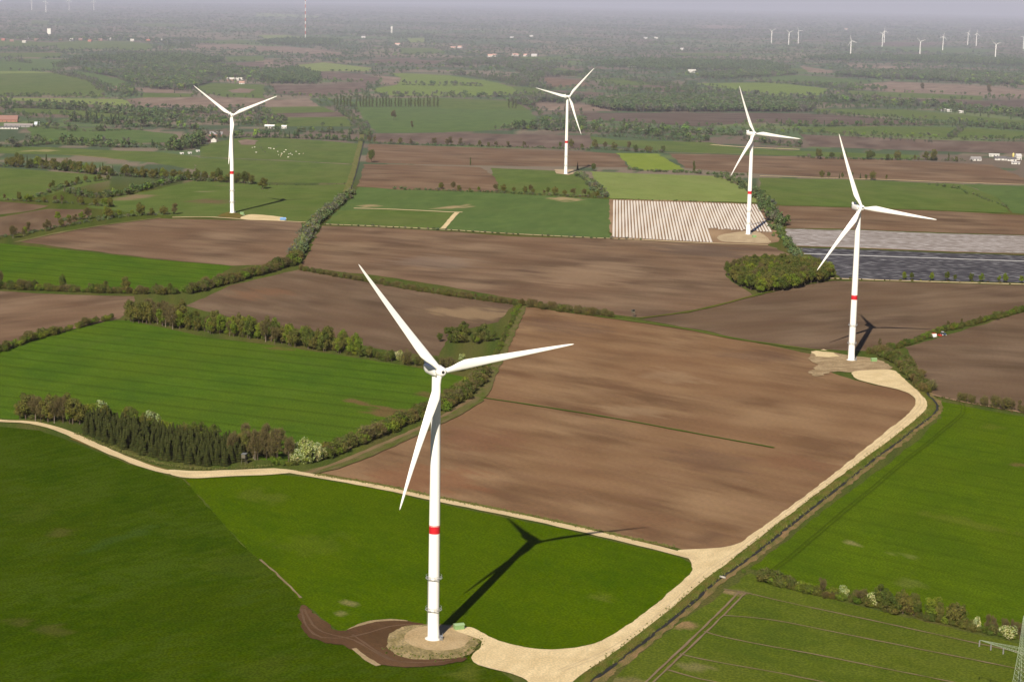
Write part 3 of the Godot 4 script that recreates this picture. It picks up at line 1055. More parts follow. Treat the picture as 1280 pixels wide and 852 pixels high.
func make_tractor(at: Vector3, turn: float) -> void:
	var t := thing("farm_tractor", "dark blue tractor with red folded implement parked beside the field hedge", "tractor", at, turn)
	var blue := plain("tractor_blue", Color(0.03, 0.06, 0.13), 0.4)
	var s := Soup.new()
	s.box(Vector3(0.2, 0.9, -0.45), Vector3(2.4, 1.75, 0.45))
	s.box(Vector3(-1.2, 0.8, -0.5), Vector3(0.2, 1.4, 0.5))
	part("bonnet", s.mesh(), blue, t)
	s = Soup.new()
	s.box(Vector3(-1.1, 1.4, -0.8), Vector3(0.35, 2.85, 0.8))
	var cab := part("cab", s.mesh(), plain("cab_glass", Color(0.05, 0.06, 0.07), 0.1), t)
	s = Soup.new()
	s.box(Vector3(-1.25, 2.85, -0.9), Vector3(0.5, 3.0, 0.9))
	part("cab_roof", s.mesh(), plain("cab_roof_white", Color(0.6, 0.6, 0.6), 0.5), cab)
	for z in [-0.95, 0.95]:
		wheel(t, Vector3(-0.8, 0.9, z), 0.9, 0.5)
		wheel(t, Vector3(1.9, 0.62, z), 0.62, 0.4)
	s = Soup.new()
	s.box(Vector3(-3.6, 0.5, -1.2), Vector3(-1.5, 0.75, 1.2))
	for i in 5: s.box(Vector3(-3.5 + i * 0.45, 0.1, -1.4), Vector3(-3.35 + i * 0.45, 0.9, 1.4))
	s.tube(Vector3(-3.4, 0.7, -1.0), Vector3(-2.2, 1.9, -1.0), 0.09, 0.09, 5)
	s.tube(Vector3(-3.4, 0.7, 1.0), Vector3(-2.2, 1.9, 1.0), 0.09, 0.09, 5)
	part("implement", s.mesh(), plain("implement_red", Color(0.45, 0.04, 0.02), 0.5), t)

func make_trailer(at: Vector3, turn: float) -> void:
	var t := thing("box_trailer", "white box trailer with red top edge parked beside the field hedge", "trailer", at, turn)
	var s := Soup.new()
	s.box(Vector3(-2.2, 0.8, -1.2), Vector3(2.2, 3.0, 1.2))
	part("box", s.mesh(), plain("trailer_white", Color(0.8, 0.8, 0.78), 0.5), t)
	s = Soup.new()
	s.box(Vector3(-1.0, 3.001, -1.1), Vector3(1.9, 3.25, 1.1))
	part("tarpaulin", s.mesh(), plain("implement_red", Color(0.45, 0.04, 0.02), 0.5), t)
	s = Soup.new()
	s.tube(Vector3(2.2, 0.9, 0), Vector3(3.6, 0.7, 0), 0.07, 0.07, 5)
	part("drawbar", s.mesh(), plain("rim_grey", Color(0.5, 0.5, 0.48), 0.5), t)
	for x in [-1.3, 0.1]:
		for z in [-1.05, 1.05]: wheel(t, Vector3(x, 0.5, z), 0.5, 0.3)

func make_container(at: Vector3, turn: float) -> void:
	var t := thing("blue_skip", "blue tarpaulin covered trailer at the end of sandy track", "trailer", at, turn)
	var blue := plain("skip_blue", Color(0.10, 0.22, 0.42), 0.6)
	var s := Soup.new()
	s.box(Vector3(-3.0, 0.5, -1.3), Vector3(3.0, 2.2, 1.3))
	part("body", s.mesh(), blue, t)
	s = Soup.new()
	for sg in [-1.0, 1.0]: s.quad(Vector3(-3.05, 2.2, 1.35 * sg), Vector3(3.05, 2.2, 1.35 * sg), Vector3(3.05, 3.2, 0), Vector3(-3.05, 3.2, 0), Color.WHITE)
	for x in [-3.05, 3.05]: s.tri(Vector3(x, 2.2, -1.35), Vector3(x, 3.2, 0), Vector3(x, 2.2, 1.35), Color.WHITE)
	part("tarpaulin", s.mesh(), plain("tarp_blue", Color(0.16, 0.31, 0.55), 0.7), t)
	for i in 6:
		s = Soup.new()
		var x := -2.8 + i * 1.1
		s.box(Vector3(x, 0.5, 1.3), Vector3(x + 0.12, 2.2, 1.4))
		part("rib", s.mesh(), blue, t)
	for x in [-1.6, 1.6]:
		for z in [-1.0, 1.0]: wheel(t, Vector3(x, 0.4, z), 0.45, 0.3)

func make_house(called: String, label: String, category: String, px: float, py: float, w: float, d: float, h: float, roof_h: float, wall: Color, roof: Color, turn: float, group := "") -> Node3D:
	var t := thing(called, label, category, G(px, py), deg_to_rad(turn), group)
	var s := Soup.new()
	s.box(Vector3(-w / 2, -0.5, -d / 2), Vector3(w / 2, h, d / 2))
	for x in [-w / 2, w / 2]: s.tri(Vector3(x, h, -d / 2), Vector3(x, h + roof_h - 0.05, 0), Vector3(x, h, d / 2), Color.WHITE)
	part("wall", s.mesh(), plain("wall_%.2f_%.2f_%.2f" % [wall.r, wall.g, wall.b], wall, 0.85), t)
	s = Soup.new()
	var o := 0.5
	for sg in [-1.0, 1.0]:
		var e := h - roof_h * 2.0 * o / d
		s.quad(Vector3(-w / 2 - o, e, (d / 2 + o) * sg), Vector3(w / 2 + o, e, (d / 2 + o) * sg), Vector3(w / 2 + o, h + roof_h, 0), Vector3(-w / 2 - o, h + roof_h, 0), Color.WHITE)
	part("roof", s.mesh(), plain("roof_%.2f_%.2f_%.2f" % [roof.r, roof.g, roof.b], roof, 0.8), t)
	var n: int = clampi(int(w / 5.0), 2, 6)
	for i in n:
		s = Soup.new()
		var x := -w / 2 + w * (i + 0.5) / n
		var y0 := 0.0 if i == n / 2 else 1.0
		s.box(Vector3(x - 0.7, y0, d / 2), Vector3(x + 0.7, minf(2.4, h - 0.4), d / 2 + 0.06))
		part("door" if i == n / 2 else "window", s.mesh(), plain("window_dark", Color(0.04, 0.05, 0.06), 0.15), t)
	return t

func cow_mesh() -> ArrayMesh:
	# one skin: trunk, neck and head lofted along x, the four jointed legs joined on
	var secs := []
	for row in [[-1.05, 1.15, 0.10, 0.12], [-0.95, 1.12, 0.30, 0.34], [-0.5, 1.05, 0.36, 0.42], [0.1, 1.02, 0.38, 0.46], [0.6, 1.08, 0.34, 0.44], [0.85, 1.15, 0.22, 0.32], [1.1, 1.10, 0.15, 0.22], [1.3, 0.92, 0.16, 0.18], [1.5, 0.72, 0.12, 0.13], [1.68, 0.55, 0.08, 0.09]]:
		var loop := []
		for i in 10:
			var t := TAU * i / 10
			loop.append(Vector3(row[0], row[1] + sin(t) * row[3], cos(t) * row[2]))
		secs.append(loop)
	var st := SurfaceTool.new()
	st.begin(Mesh.PRIMITIVE_TRIANGLES)
	st.append_from(loft(secs), 0, Transform3D.IDENTITY)
	var s := Soup.new()
	for z in [-0.22, 0.22]:
		s.tube(Vector3(0.62, 0.9, z), Vector3(0.66, 0.42, z), 0.13, 0.075, 6)
		s.tube(Vector3(0.66, 0.42, z), Vector3(0.64, 0.0, z), 0.075, 0.06, 6)
		s.tube(Vector3(-0.72, 0.95, z), Vector3(-0.62, 0.62, z), 0.18, 0.11, 6)
		s.tube(Vector3(-0.62, 0.62, z), Vector3(-0.85, 0.42, z), 0.11, 0.07, 6)
		s.tube(Vector3(-0.85, 0.42, z), Vector3(-0.8, 0.0, z), 0.07, 0.06, 6)
		s.tube(Vector3(1.22, 1.05, z * 0.5), Vector3(1.2, 1.08, z * 1.2), 0.05, 0.02, 5)
	s.tube(Vector3(-1.05, 1.2, 0), Vector3(-1.12, 0.5, 0), 0.03, 0.02, 5)
	st.append_from(s.mesh(), 0, Transform3D.IDENTITY)
	st.generate_normals()
	return st.commit()

# ------------------------------------------------------------------ the place
func _ready() -> void:
	view_basis = Basis(Vector3.RIGHT, -deg_to_rad(PITCH)) * Basis(Vector3.BACK, deg_to_rad(ROLL))
	var cam := Camera3D.new()
	cam.name = "camera"
	cam.fov = rad_to_deg(2.0 * atan(426.0 / FOCAL))
	cam.near = 1.0
	cam.far = 200000.0
	cam.transform = Transform3D(view_basis, Vector3(0, EYE, 0))
	add_child(cam)
	cam.current = true
	var env := Environment.new()
	env.background_mode = Environment.BG_SKY
	var sky := Sky.new()
	var sm := ProceduralSkyMaterial.new()
	sm.sky_top_color = Color(0.25, 0.36, 0.58)
	sm.sky_horizon_color = Color(0.91, 0.88, 0.87)
	sm.sky_curve = 0.15
	sm.ground_bottom_color = Color(0.45, 0.43, 0.38)
	sm.ground_horizon_color = Color(0.72, 0.72, 0.74)
	sm.sun_angle_max = 8.0
	sky.sky_material = sm
	env.sky = sky
	env.background_energy_multiplier = 0.46
	env.tonemap_mode = Environment.TONE_MAPPER_LINEAR
	env.tonemap_exposure = 1.5
	env.sdfgi_enabled = true
	env.ssao_enabled = true
	env.ssil_enabled = true
	env.fog_enabled = true
	env.fog_density = 0.000014
	env.volumetric_fog_enabled = true
	env.volumetric_fog_density = 0.0
	env.fog_light_color = Color(1.0, 0.965, 0.965)
	var we := WorldEnvironment.new()
	we.name = "environment"
	we.environment = env
	add_child(we)
	var sun := DirectionalLight3D.new()
	sun.name = "sun"
	sun.light_energy = 1.6
	sun.light_color = Color(1.0, 0.955, 0.88)
	sun.light_angular_distance = 0.5
	sun.shadow_enabled = true
	add_child(sun)
	var az := deg_to_rad(15.7)
	var el := deg_to_rad(36.0)
	sun.look_at_from_position(Vector3.ZERO, Vector3(sin(az) * cos(el), -sin(el), -cos(az) * cos(el)), Vector3.UP)

	rng.seed = 20240501
	for n in [[noise_a, 3], [noise_b, 11], [noise_c, 29]]:
		n[0].seed = n[1]
		n[0].noise_type = FastNoiseLite.TYPE_SIMPLEX_SMOOTH
		n[0].frequency = 1.0 if n[0] != noise_c else 0.1
		n[0].fractal_octaves = 3
	noise_c.frequency = 1.0
	noise_cell.noise_type = FastNoiseLite.TYPE_CELLULAR
	noise_cell.cellular_return_type = FastNoiseLite.RETURN_CELL_VALUE
	noise_cell.frequency = 1.0
	noise_cell.seed = 5

	ground_material("soil", grain_texture(512, 41, 12.0, 50.0, 0.11, 0.02))
	ground_material("crop", grain_texture(512, 42, 20.0, 24.0, 0.20, 0.02), tramline_texture(7, 0.30))
	ground_material("faint_crop", grain_texture(512, 46, 20.0, 24.0, 0.20, 0.02), tramline_texture(9, 0.11))
	ground_material("grass", grain_texture(512, 43, 18.0, 22.0, 0.22, 0.03))
	ground_material("film", grain_texture(512, 45, 46.0, 70.0, 0.25, 0.0))
	ground_material("sand", grain_texture(256, 44, 24.0, 24.0, 0.12, 0.02))
	build_tree_kinds()

	# the thicker haze that hangs over the distant plain
	var mist := FogVolume.new()
	mist.name = "haze"
	mist.shape = RenderingServer.FOG_VOLUME_SHAPE_BOX
	mist.size = Vector3(84000, 470, 60000)
	mist.position = Vector3(0, -5, -32200)
	var fm := FogMaterial.new()
	fm.density = 0.000064
	fm.albedo = Color(0.855, 0.892, 1.0)
	mist.material = fm
	tag(mist, "pale blue grey haze lying over the distant plain", "haze", "", "stuff")
	add_child(mist)

	build_ground()
	build_near_fields()
	build_far_fields()
	build_tracks()
	build_rows_of_film()
	print("land ", Time.get_ticks_msec())
	build_turbines()
	build_near_trees()
	print("near trees ", Time.get_ticks_msec())
	build_far_trees()
	build_buildings()
	build_small_things()
	print("done ", Time.get_ticks_msec(), " sheets ", sheet_count)

func build_ground() -> void:
	# one sheet to the horizon, on rings round the point below the camera; far off it carries the patchwork of fields too distant to lay out singly
	var radii := [0.0]
	var r := 60.0
	while r < 62000.0:
		radii.append(r)
		r *= 1.012 if r > 2500.0 and r < 30000.0 else 1.12
	var angs := []
	var a := -180.0
	while a < 180.0:
		angs.append(a)
		a += 0.16 if abs(a) < 19.0 else 6.0
	angs.append(180.0)
	var verts := PackedVector3Array()
	var cols := PackedColorArray()
	var uvs := PackedVector2Array()
	var uv2 := PackedVector2Array()
	var norms := PackedVector3Array()
	var idx := PackedInt32Array()
	var n := angs.size()
	var greens := [Color(0.105, 0.16, 0.075), Color(0.15, 0.21, 0.085), Color(0.09, 0.14, 0.075), Color(0.20, 0.155, 0.13), Color(0.085, 0.125, 0.075), Color(0.26, 0.21, 0.165), Color(0.12, 0.18, 0.09), Color(0.18, 0.225, 0.10)]  # patchwork colours with the blue of distance haze mixed in
	for rr in radii:
		for aa in angs:
			var t := deg_to_rad(aa)
			var p := Vector2(sin(t) * rr, -cos(t) * rr)
			verts.append(on_ground(p, 0.0))
			norms.append(Vector3.UP)
			var c := land_color(3, Color(0.060, 0.092, 0.018), Color(0.10, 0.125, 0.026), Color(0.13, 0.11, 0.04), p.x * 0.3, p.y * 0.3, p.x, p.y)
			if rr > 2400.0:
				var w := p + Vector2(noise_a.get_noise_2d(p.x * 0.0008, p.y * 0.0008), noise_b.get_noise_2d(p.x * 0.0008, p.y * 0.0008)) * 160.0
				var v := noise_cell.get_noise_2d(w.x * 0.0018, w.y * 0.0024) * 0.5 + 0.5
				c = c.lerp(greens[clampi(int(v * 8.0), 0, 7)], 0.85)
			c.a = 1.0
			cols.append(c)
			uvs.append(p / 34.0)
			uv2.append(p / 34.0)
	for i in radii.size() - 1:
		for j in n - 1:
			var k := i * n + j
			idx.append_array(PackedInt32Array([k, k + n, k + n + 1, k, k + n + 1, k + 1]))
	var arr := []
	arr.resize(Mesh.ARRAY_MAX)
	arr[Mesh.ARRAY_VERTEX] = verts
	arr[Mesh.ARRAY_NORMAL] = norms
	arr[Mesh.ARRAY_COLOR] = cols
	arr[Mesh.ARRAY_TEX_UV] = uvs
	arr[Mesh.ARRAY_TEX_UV2] = uv2
	arr[Mesh.ARRAY_INDEX] = idx
	var me := ArrayMesh.new()
	me.add_surface_from_arrays(Mesh.PRIMITIVE_TRIANGLES, arr)
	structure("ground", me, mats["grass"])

# looks of the land: [style, colour, colour, colour, material]
var SOIL_WARM := [0, Color(0.1646, 0.0951, 0.0531), Color(0.3183, 0.2047, 0.1147), Color(0.2436, 0.1406, 0.0753), "soil"]
var SOIL := [0, Color(0.1245, 0.0822, 0.0552), Color(0.2789, 0.1933, 0.1269), Color(0.1959, 0.1208, 0.0752), "soil"]
var SOIL_GREY := [0, Color(0.1150, 0.0775, 0.0518), Color(0.2190, 0.1551, 0.1035), Color(0.1587, 0.1027, 0.0647), "soil"]
var SOIL_PALE := [0, Color(0.2299, 0.1495, 0.0963), Color(0.4114, 0.2875, 0.1771), Color(0.2904, 0.1898, 0.1165), "soil"]
var CROP_DARK := [1, Color(0.0351, 0.0695, 0.0031), Color(0.0582, 0.0945, 0.0043), Color(0.0499, 0.0773, 0.0036), "grass"]
var CROP_BRIGHT := [1, Color(0.0549, 0.1041, 0.0012), Color(0.0815, 0.1327, 0.0015), Color(0.0731, 0.1123, 0.0014), "grass"]
var CROP_TRAM := [1, Color(0.0708, 0.1429, 0.0121), Color(0.1016, 0.1815, 0.0160), Color(0.1106, 0.1670, 0.0150), "crop"]
var CROP_RIGHT := [1, Color(0.0729, 0.1301, 0.0040), Color(0.1045, 0.1683, 0.0046), Color(0.0980, 0.1452, 0.0046), "faint_crop"]
var CROP_OLIVE := [1, Color(0.0796, 0.1170, 0.0119), Color(0.1149, 0.1498, 0.0175), Color(0.1104, 0.1310, 0.0182), "grass"]
var PASTURE := [1, Color(0.0929, 0.1432, 0.0351), Color(0.1310, 0.1832, 0.0474), Color(0.1487, 0.1718, 0.0568), "grass"]
var TEAL := [1, Color(0.0896, 0.1463, 0.0464), Color(0.1222, 0.1845, 0.0568), Color(0.1155, 0.1654, 0.0536), "grass"]
var LIME := [1, Color(0.1938, 0.2646, 0.0375), Color(0.2448, 0.3132, 0.0525), Color(0.2142, 0.2754, 0.0450), "grass"]
var PALE_GREEN := [1, Color(0.1904, 0.2517, 0.0698), Color(0.2476, 0.3033, 0.0956), Color(0.2221, 0.2582, 0.0844), "grass"]
var SAND := [2, Color(0.6760, 0.5334, 0.3045), Color(0.8320, 0.6731, 0.3990), Color(0.5980, 0.4572, 0.2415), "sand"]
var ROUGH := [3, Color(0.1155, 0.1155, 0.0245), Color(0.1815, 0.1522, 0.0434), Color(0.2090, 0.1365, 0.0525), "grass"]
var VERGE := [3, Color(0.0748, 0.1103, 0.0140), Color(0.1375, 0.1575, 0.0280), Color(0.1760, 0.1313, 0.0420), "grass"]
var DARK_SOIL := [0, Color(0.0840, 0.0480, 0.0264), Color(0.1628, 0.0980, 0.0528), Color(0.1260, 0.0720, 0.0384), "soil"]
var FILM_GREY := [4, Color(0.24, 0.205, 0.185), Color(0.44, 0.405, 0.39), Color(0.62, 0.60, 0.60), "film"]
var FILM_BLACK := [4, Color(0.045, 0.045, 0.055), Color(0.120, 0.118, 0.135), Color(0.36, 0.36, 0.38), "film"]

func build_near_fields() -> void:
	# (photograph outlines, turned into ground positions)
	patch(60, 662, 85, 668, 6.0, Color(0.20, 0.125, 0.06), 0.18)
	patch(10, 770, 40, 785, 5.0, Color(0.20, 0.125, 0.06), 0.2)
	patch(50, 780, 90, 792, 5.0, Color(0.20, 0.125, 0.06), 0.2)
	patch(100, 690, 200, 655, 4.0, Color(0.05, 0.09, 0.012), 0.6)
	patch(20, 640, 60, 645, 14.0, Color(0.16, 0.17, 0.03), 0.12)
	patch(280, 690, 330, 720, 16.0, Color(0.16, 0.17, 0.03), 0.1)
	patch(300, 830, 360, 835, 14.0, Color(0.16, 0.17, 0.03), 0.1)
	patch(560, 840, 600, 845, 10.0, Color(0.16, 0.17, 0.03), 0.4)
	field("crop_field", CROP_DARK, [-120, 524, 0, 533, 50, 538, 100, 556, 160, 580, 215, 596, 228, 598, 300, 678, 350, 723, 378, 752, 420, 790, 480, 776, 560, 800, 640, 848, 760, 960, -200, 960], [0, 700, 230, 630])
	patch(305, 612, 345, 628, 10.0, Color(0.16, 0.17, 0.03), 0.25)
	patch(432, 752, 448, 756, 4.0, Color(0.25, 0.22, 0.09), 0.7)
	patch(420, 765, 432, 767, 3.0, Color(0.25, 0.22, 0.09), 0.7)
	patch(360, 670, 420, 690, 18.0, Color(0.16, 0.17, 0.03), 0.15)
	patch(740, 745, 770, 748, 6.0, Color(0.16, 0.17, 0.03), 0.4)
	field("crop_field", CROP_BRIGHT, [230, 598, 290, 596, 345, 592, 390, 597, 440, 606, 490, 615, 540, 628, 600, 640, 660, 652, 720, 665, 780, 680, 840, 693, 862, 703, 867, 713, 855, 727, 815, 760, 765, 799, 730, 811, 693, 815, 660, 814, 600, 795, 540, 800, 480, 790, 430, 795, 400, 770, 378, 752, 350, 723, 300, 678], [440, 620, 840, 705])
	patch(460, 590, 590, 612, 34.0, Color(0.25, 0.12, 0.065), 0.6)
	patch(560, 540, 640, 560, 26.0, Color(0.22, 0.11, 0.065), 0.45)
	patch(960, 585, 1030, 575, 22.0, Color(0.22, 0.115, 0.065), 0.5)
	patch(760, 640, 860, 662, 16.0, Color(0.23, 0.125, 0.07), 0.4)
	patch(800, 462, 880, 478, 16.0, Color(0.40, 0.28, 0.17), 0.35)
	patch(750, 510, 830, 520, 12.0, Color(0.38, 0.27, 0.165), 0.35)
	patch(640, 400, 760, 415, 25.0, Color(0.15, 0.095, 0.07), 0.4)
	patch(900, 440, 990, 450, 22.0, Color(0.14, 0.09, 0.065), 0.4)
	patch(890, 668, 900, 674, 12.0, Color(0.13, 0.075, 0.05), 0.6)
	patch(850, 560, 930, 590, 18.0, Color(0.14, 0.085, 0.06), 0.35)
	field("ploughed_field", SOIL_WARM, [652, 382, 622, 450, 602, 493, 600, 497, 565, 517, 505, 546, 440, 578, 397, 591, 440, 598, 490, 607, 540, 619, 600, 631, 660, 643, 720, 656, 780, 670, 840, 683, 862, 689, 912, 686, 932, 675, 981, 639, 1041, 595, 1080, 564, 1111, 538, 1132, 522, 1144, 509, 1146, 501, 1141, 493, 1126, 487, 1095, 481, 1069, 475, 1040, 466, 1012, 442, 960, 431, 880, 415, 800, 402, 720, 391, 680, 385], [600, 497, 968, 560])
	patch(460, 517, 505, 512, 15.0, Color(0.20, 0.125, 0.06))
	patch(425, 499, 470, 507, 5.0, Color(0.20, 0.125, 0.06))
	patch(520, 492, 560, 496, 8.0, Color(0.20, 0.125, 0.06), 0.6)
	patch(290, 436, 420, 462, 6.0, Color(0.10, 0.16, 0.02), 0.5)
	patch(60, 440, 160, 420, 8.0, Color(0.10, 0.155, 0.025), 0.4)
	patch(330, 434, 365, 437, 5.0, Color(0.20, 0.125, 0.06), 0.6)
	field("crop_field", CROP_TRAM, [-60, 470, 0, 440, 60, 419, 130, 401, 160, 400, 250, 420, 360, 434, 450, 448, 500, 456, 545, 463, 592, 474, 572, 490, 520, 512, 470, 532, 430, 548, 380, 575, 330, 575, 250, 545, 150, 522, 90, 518, 30, 524, -60, 522], [0, 470, 500, 530])
	patch(560, 385, 615, 398, 26.0, Color(0.34, 0.24, 0.14), 0.7)
	patch(300, 372, 350, 362, 20.0, Color(0.24, 0.13, 0.075), 0.5)
	field("ploughed_field", SOIL_GREY, [232, 382, 290, 356, 372, 337, 440, 349, 520, 363, 600, 375, 642, 381, 622, 402, 580, 412, 556, 428, 548, 445, 500, 440, 440, 430, 400, 415, 300, 400], [250, 370, 560, 430])
	patch(680, 340, 790, 350, 60.0, Color(0.34, 0.24, 0.155), 0.5)
	patch(400, 305, 470, 312, 40.0, Color(0.30, 0.21, 0.13), 0.4)
	patch(500, 322, 590, 332, 40.0, Color(0.28, 0.22, 0.175), 0.4)
	patch(830, 315, 930, 312, 50.0, Color(0.13, 0.095, 0.075), 0.6)
	field("ploughed_field", SOIL, [376, 334, 392, 300, 402, 282, 470, 284, 560, 289, 650, 296, 760, 298, 870, 303, 960, 306, 987, 318, 930, 324, 910, 338, 907, 346, 942, 369, 905, 380, 856, 389, 800, 397, 740, 390, 640, 373, 560, 358, 470, 344], [420, 300, 880, 330])
	field("ploughed_field", SOIL_GREY, [802, 399, 860, 391, 942, 371, 990, 359, 1040, 351, 1120, 352, 1290, 357, 1360, 360, 1360, 362, 1280, 384, 1200, 407, 1120, 433, 1100, 439, 1060, 438, 1010, 436, 960, 430, 880, 413], [850, 400, 1200, 360])
	field("ploughed_field", SOIL_GREY, [1132, 434, 1180, 420, 1280, 390, 1360, 372, 1380, 540, 1280, 517, 1200, 501, 1166, 493, 1153, 470, 1143, 452], [1150, 455, 1280, 462])
	patch(1054, 677, 1078, 682, 2.5, Color(0.3, 0.27, 0.12), 0.7)
	patch(1110, 690, 1150, 698, 2.0, Color(0.2, 0.22, 0.06), 0.6)
	patch(1225, 531, 1255, 535, 8.0, Color(0.16, 0.17, 0.03), 0.35)
	patch(1262, 580, 1290, 583, 4.0, Color(0.20, 0.125, 0.06), 0.7)
	patch(1120, 725, 1160, 733, 5.0, Color(0.2, 0.22, 0.06), 0.4)
	patch(1150, 640, 1280, 668, 6.0, Color(0.16, 0.17, 0.03), 0.35)
	field("crop_field", CROP_RIGHT, [1172, 501, 1200, 506, 1280, 521, 1380, 540, 1400, 830, 1280, 800, 1220, 786, 1150, 770, 1050, 746, 1000, 734, 960, 716, 938, 711, 977, 681, 1042, 629, 1102, 586, 1150, 548, 1176, 522], [975, 640, 1280, 700])
	patch(838, 782, 865, 780, 5.0, Color(0.30, 0.20, 0.10), 0.9)
	patch(905, 738, 940, 743, 4.0, Color(0.30, 0.22, 0.12), 0.9)
	patch(850, 832, 890, 838, 4.0, Color(0.27, 0.22, 0.11), 0.5)
	patch(775, 845, 800, 870, 8.0, Color(0.27, 0.2, 0.11), 0.5)
	field("crop_field", CROP_OLIVE, [938, 716, 950, 722, 1000, 738, 1100, 764, 1280, 806, 1400, 834, 1420, 960, 700, 960, 768, 846, 832, 792, 884, 755], [830, 815, 1200, 900])
	field("crop_field", CROP_TRAM, [-50, 299, 0, 304, 90, 313, 200, 325, 292, 332, 270, 346, 238, 364, 160, 362, 80, 360, 0, 357, -50, 356], [0, 310, 280, 335])
	field("ploughed_field", SOIL, [22, 302, 100, 285, 200, 273, 290, 275, 330, 275, 377, 278, 374, 300, 362, 320, 330, 331, 290, 332, 200, 324, 100, 312], [60, 300, 350, 320])
	field("ploughed_field", SOIL, [-50, 362, 0, 364, 80, 368, 168, 370, 160, 390, 148, 398, 100, 409, 50, 421, 0, 437, -50, 452], [0, 400, 150, 380])
	field("ploughed_field", SOIL_GREY, [-30, 251, 0, 252, 62, 257, 40, 263, 0, 268, -30, 271])
	field("ploughed_field", SOIL_GREY, [-30, 273, 0, 271, 60, 261, 110, 262, 114, 268, 82, 282, 20, 292, -30, 300])
	field("crop_field", PASTURE, [-30, 207, 60, 214, 118, 218, 140, 225, 90, 236, 40, 248, 0, 250, -30, 250], [0, 215, 100, 222])
	patch(238, 253, 284, 250, 22.0, Color(0.17, 0.12, 0.07))
	patch(145, 250, 182, 243, 16.0, Color(0.26, 0.19, 0.12))
	patch(250, 240, 276, 238, 8.0, Color(0.28, 0.27, 0.14), 0.7)
	patch(270, 232, 285, 231, 8.0, Color(0.22, 0.17, 0.09), 0.7)
	field("meadow", PASTURE, [128, 250, 190, 238, 250, 224, 310, 230, 380, 232, 442, 230, 438, 241, 402, 268, 386, 277, 330, 275, 290, 273, 230, 271, 170, 266, 108, 259], [150, 258, 380, 240])
	field("meadow", PASTURE, [250, 181, 300, 172, 340, 172, 390, 175, 453, 180, 446, 205, 350, 200, 250, 196])
	field("meadow", PASTURE, [240, 197, 350, 201, 446, 206, 441, 229, 330, 228, 280, 225, 245, 213])
	patch(20, 188, 72, 188.5, 14.0, Color(0.34, 0.30, 0.14))
	patch(85, 194, 150, 200, 12.0, Color(0.32, 0.25, 0.14))
	field("meadow", PASTURE, [-20, 182, 60, 184, 120, 187, 200, 190, 248, 196, 243, 212, 190, 203, 90, 194, -20, 191])
	patch(452, 257, 470, 258, 12.0, Color(0.42, 0.32, 0.18))
	patch(545, 261, 586, 257, 12.0, Color(0.42, 0.32, 0.18))
	patch(683, 248, 726, 249, 20.0, Color(0.42, 0.32, 0.18))
	patch(706, 250, 712, 252, 10.0, Color(0.42, 0.32, 0.18))
	field("crop_field", TEAL, [449, 234, 500, 236, 600, 240, 690, 245, 764, 249, 763, 297, 700, 295, 620, 290, 560, 288, 480, 284, 405, 280, 422, 262], [600, 245, 560, 290])
	field("meadow", PASTURE, [426, 263, 480, 262, 540, 264, 567, 266, 556, 286, 480, 283, 408, 279])
	field("ploughed_field", SOIL, [455, 205, 520, 206, 600, 209, 622, 222, 620, 239, 560, 238, 500, 237, 447, 233], [455, 215, 600, 220])
	field("ploughed_field", SOIL, [461, 180, 560, 183, 640, 186, 740, 190, 772, 192, 786, 209, 690, 208, 610, 207, 520, 205, 457, 203], [470, 190, 780, 200])
	field("crop_field", PASTURE, [614, 210, 690, 213, 722, 216, 745, 236, 736, 244, 690, 243, 640, 240, 624, 236])
	field("crop_field", LIME, [770, 191, 822, 192, 856, 212, 800, 213, 788, 209])
	field("ploughed_field", SOIL, [836, 192, 900, 193, 1000, 196, 1100, 199, 1240, 206, 1290, 226, 1290, 231, 1150, 227, 1050, 223, 950, 217, 888, 213, 858, 210], [880, 200, 1250, 215])
	field("crop_field", PALE_GREEN, [737, 214, 800, 217, 900, 220, 937, 238, 948, 253, 860, 251, 763, 248, 754, 238], [760, 230, 930, 245])
	field("ploughed_field", SOIL_PALE, [762, 249, 830, 250, 948, 255, 962, 268, 975, 300, 960, 306, 870, 303, 763, 298], [770, 250, 770, 298])
	field("meadow", PASTURE, [950, 222, 1050, 224, 1150, 228, 1202, 230, 1247, 245, 1264, 266, 1180, 263, 1080, 259, 975, 256, 952, 242], [960, 230, 1230, 255])
	field("meadow", TEAL, [1205, 230, 1300, 233, 1300, 269, 1266, 266, 1248, 247])
	field("ploughed_field", SOIL, [972, 257, 1080, 260, 1180, 264, 1300, 270, 1300, 294, 1180, 291, 1080, 287, 984, 285], [980, 270, 1280, 282])
	field("film_covered_field", FILM_GREY, [982, 286, 1080, 288, 1180, 292, 1300, 295, 1300, 317, 1180, 314, 1080, 310, 988, 307], [1000, 296, 1280, 304])
	field("film_covered_field", FILM_BLACK, [992, 309, 1080, 312, 1180, 316, 1300, 320, 1300, 354, 1180, 351, 1120, 350, 1052, 348, 1036, 330], [1000, 318, 1280, 327])
	# worn and bare places inside the fields
	# the works round the foot of the near turbine
	field("spoil_heap", DARK_SOIL, [375, 757, 384, 757, 405, 778, 422, 791, 444, 783, 465, 777, 488, 775, 514, 778, 535, 781, 530, 800, 500, 803, 490, 812, 506, 821, 540, 825, 573, 822, 586, 823, 575, 829, 553, 832, 511, 836, 475, 832, 460, 825, 444, 814, 431, 806, 410, 806, 390, 800, 378, 790, 373, 776], [380, 770, 440, 800], 0.40)
	field("spoil_heap", [2, Color(0.36, 0.27, 0.15), Color(0.44, 0.34, 0.2), Color(0.3, 0.22, 0.12), "sand"], [424, 792, 444, 782, 465, 776, 490, 774.3, 514, 777.3, 490, 776, 466, 778.3, 446, 784.3], [], 0.405)
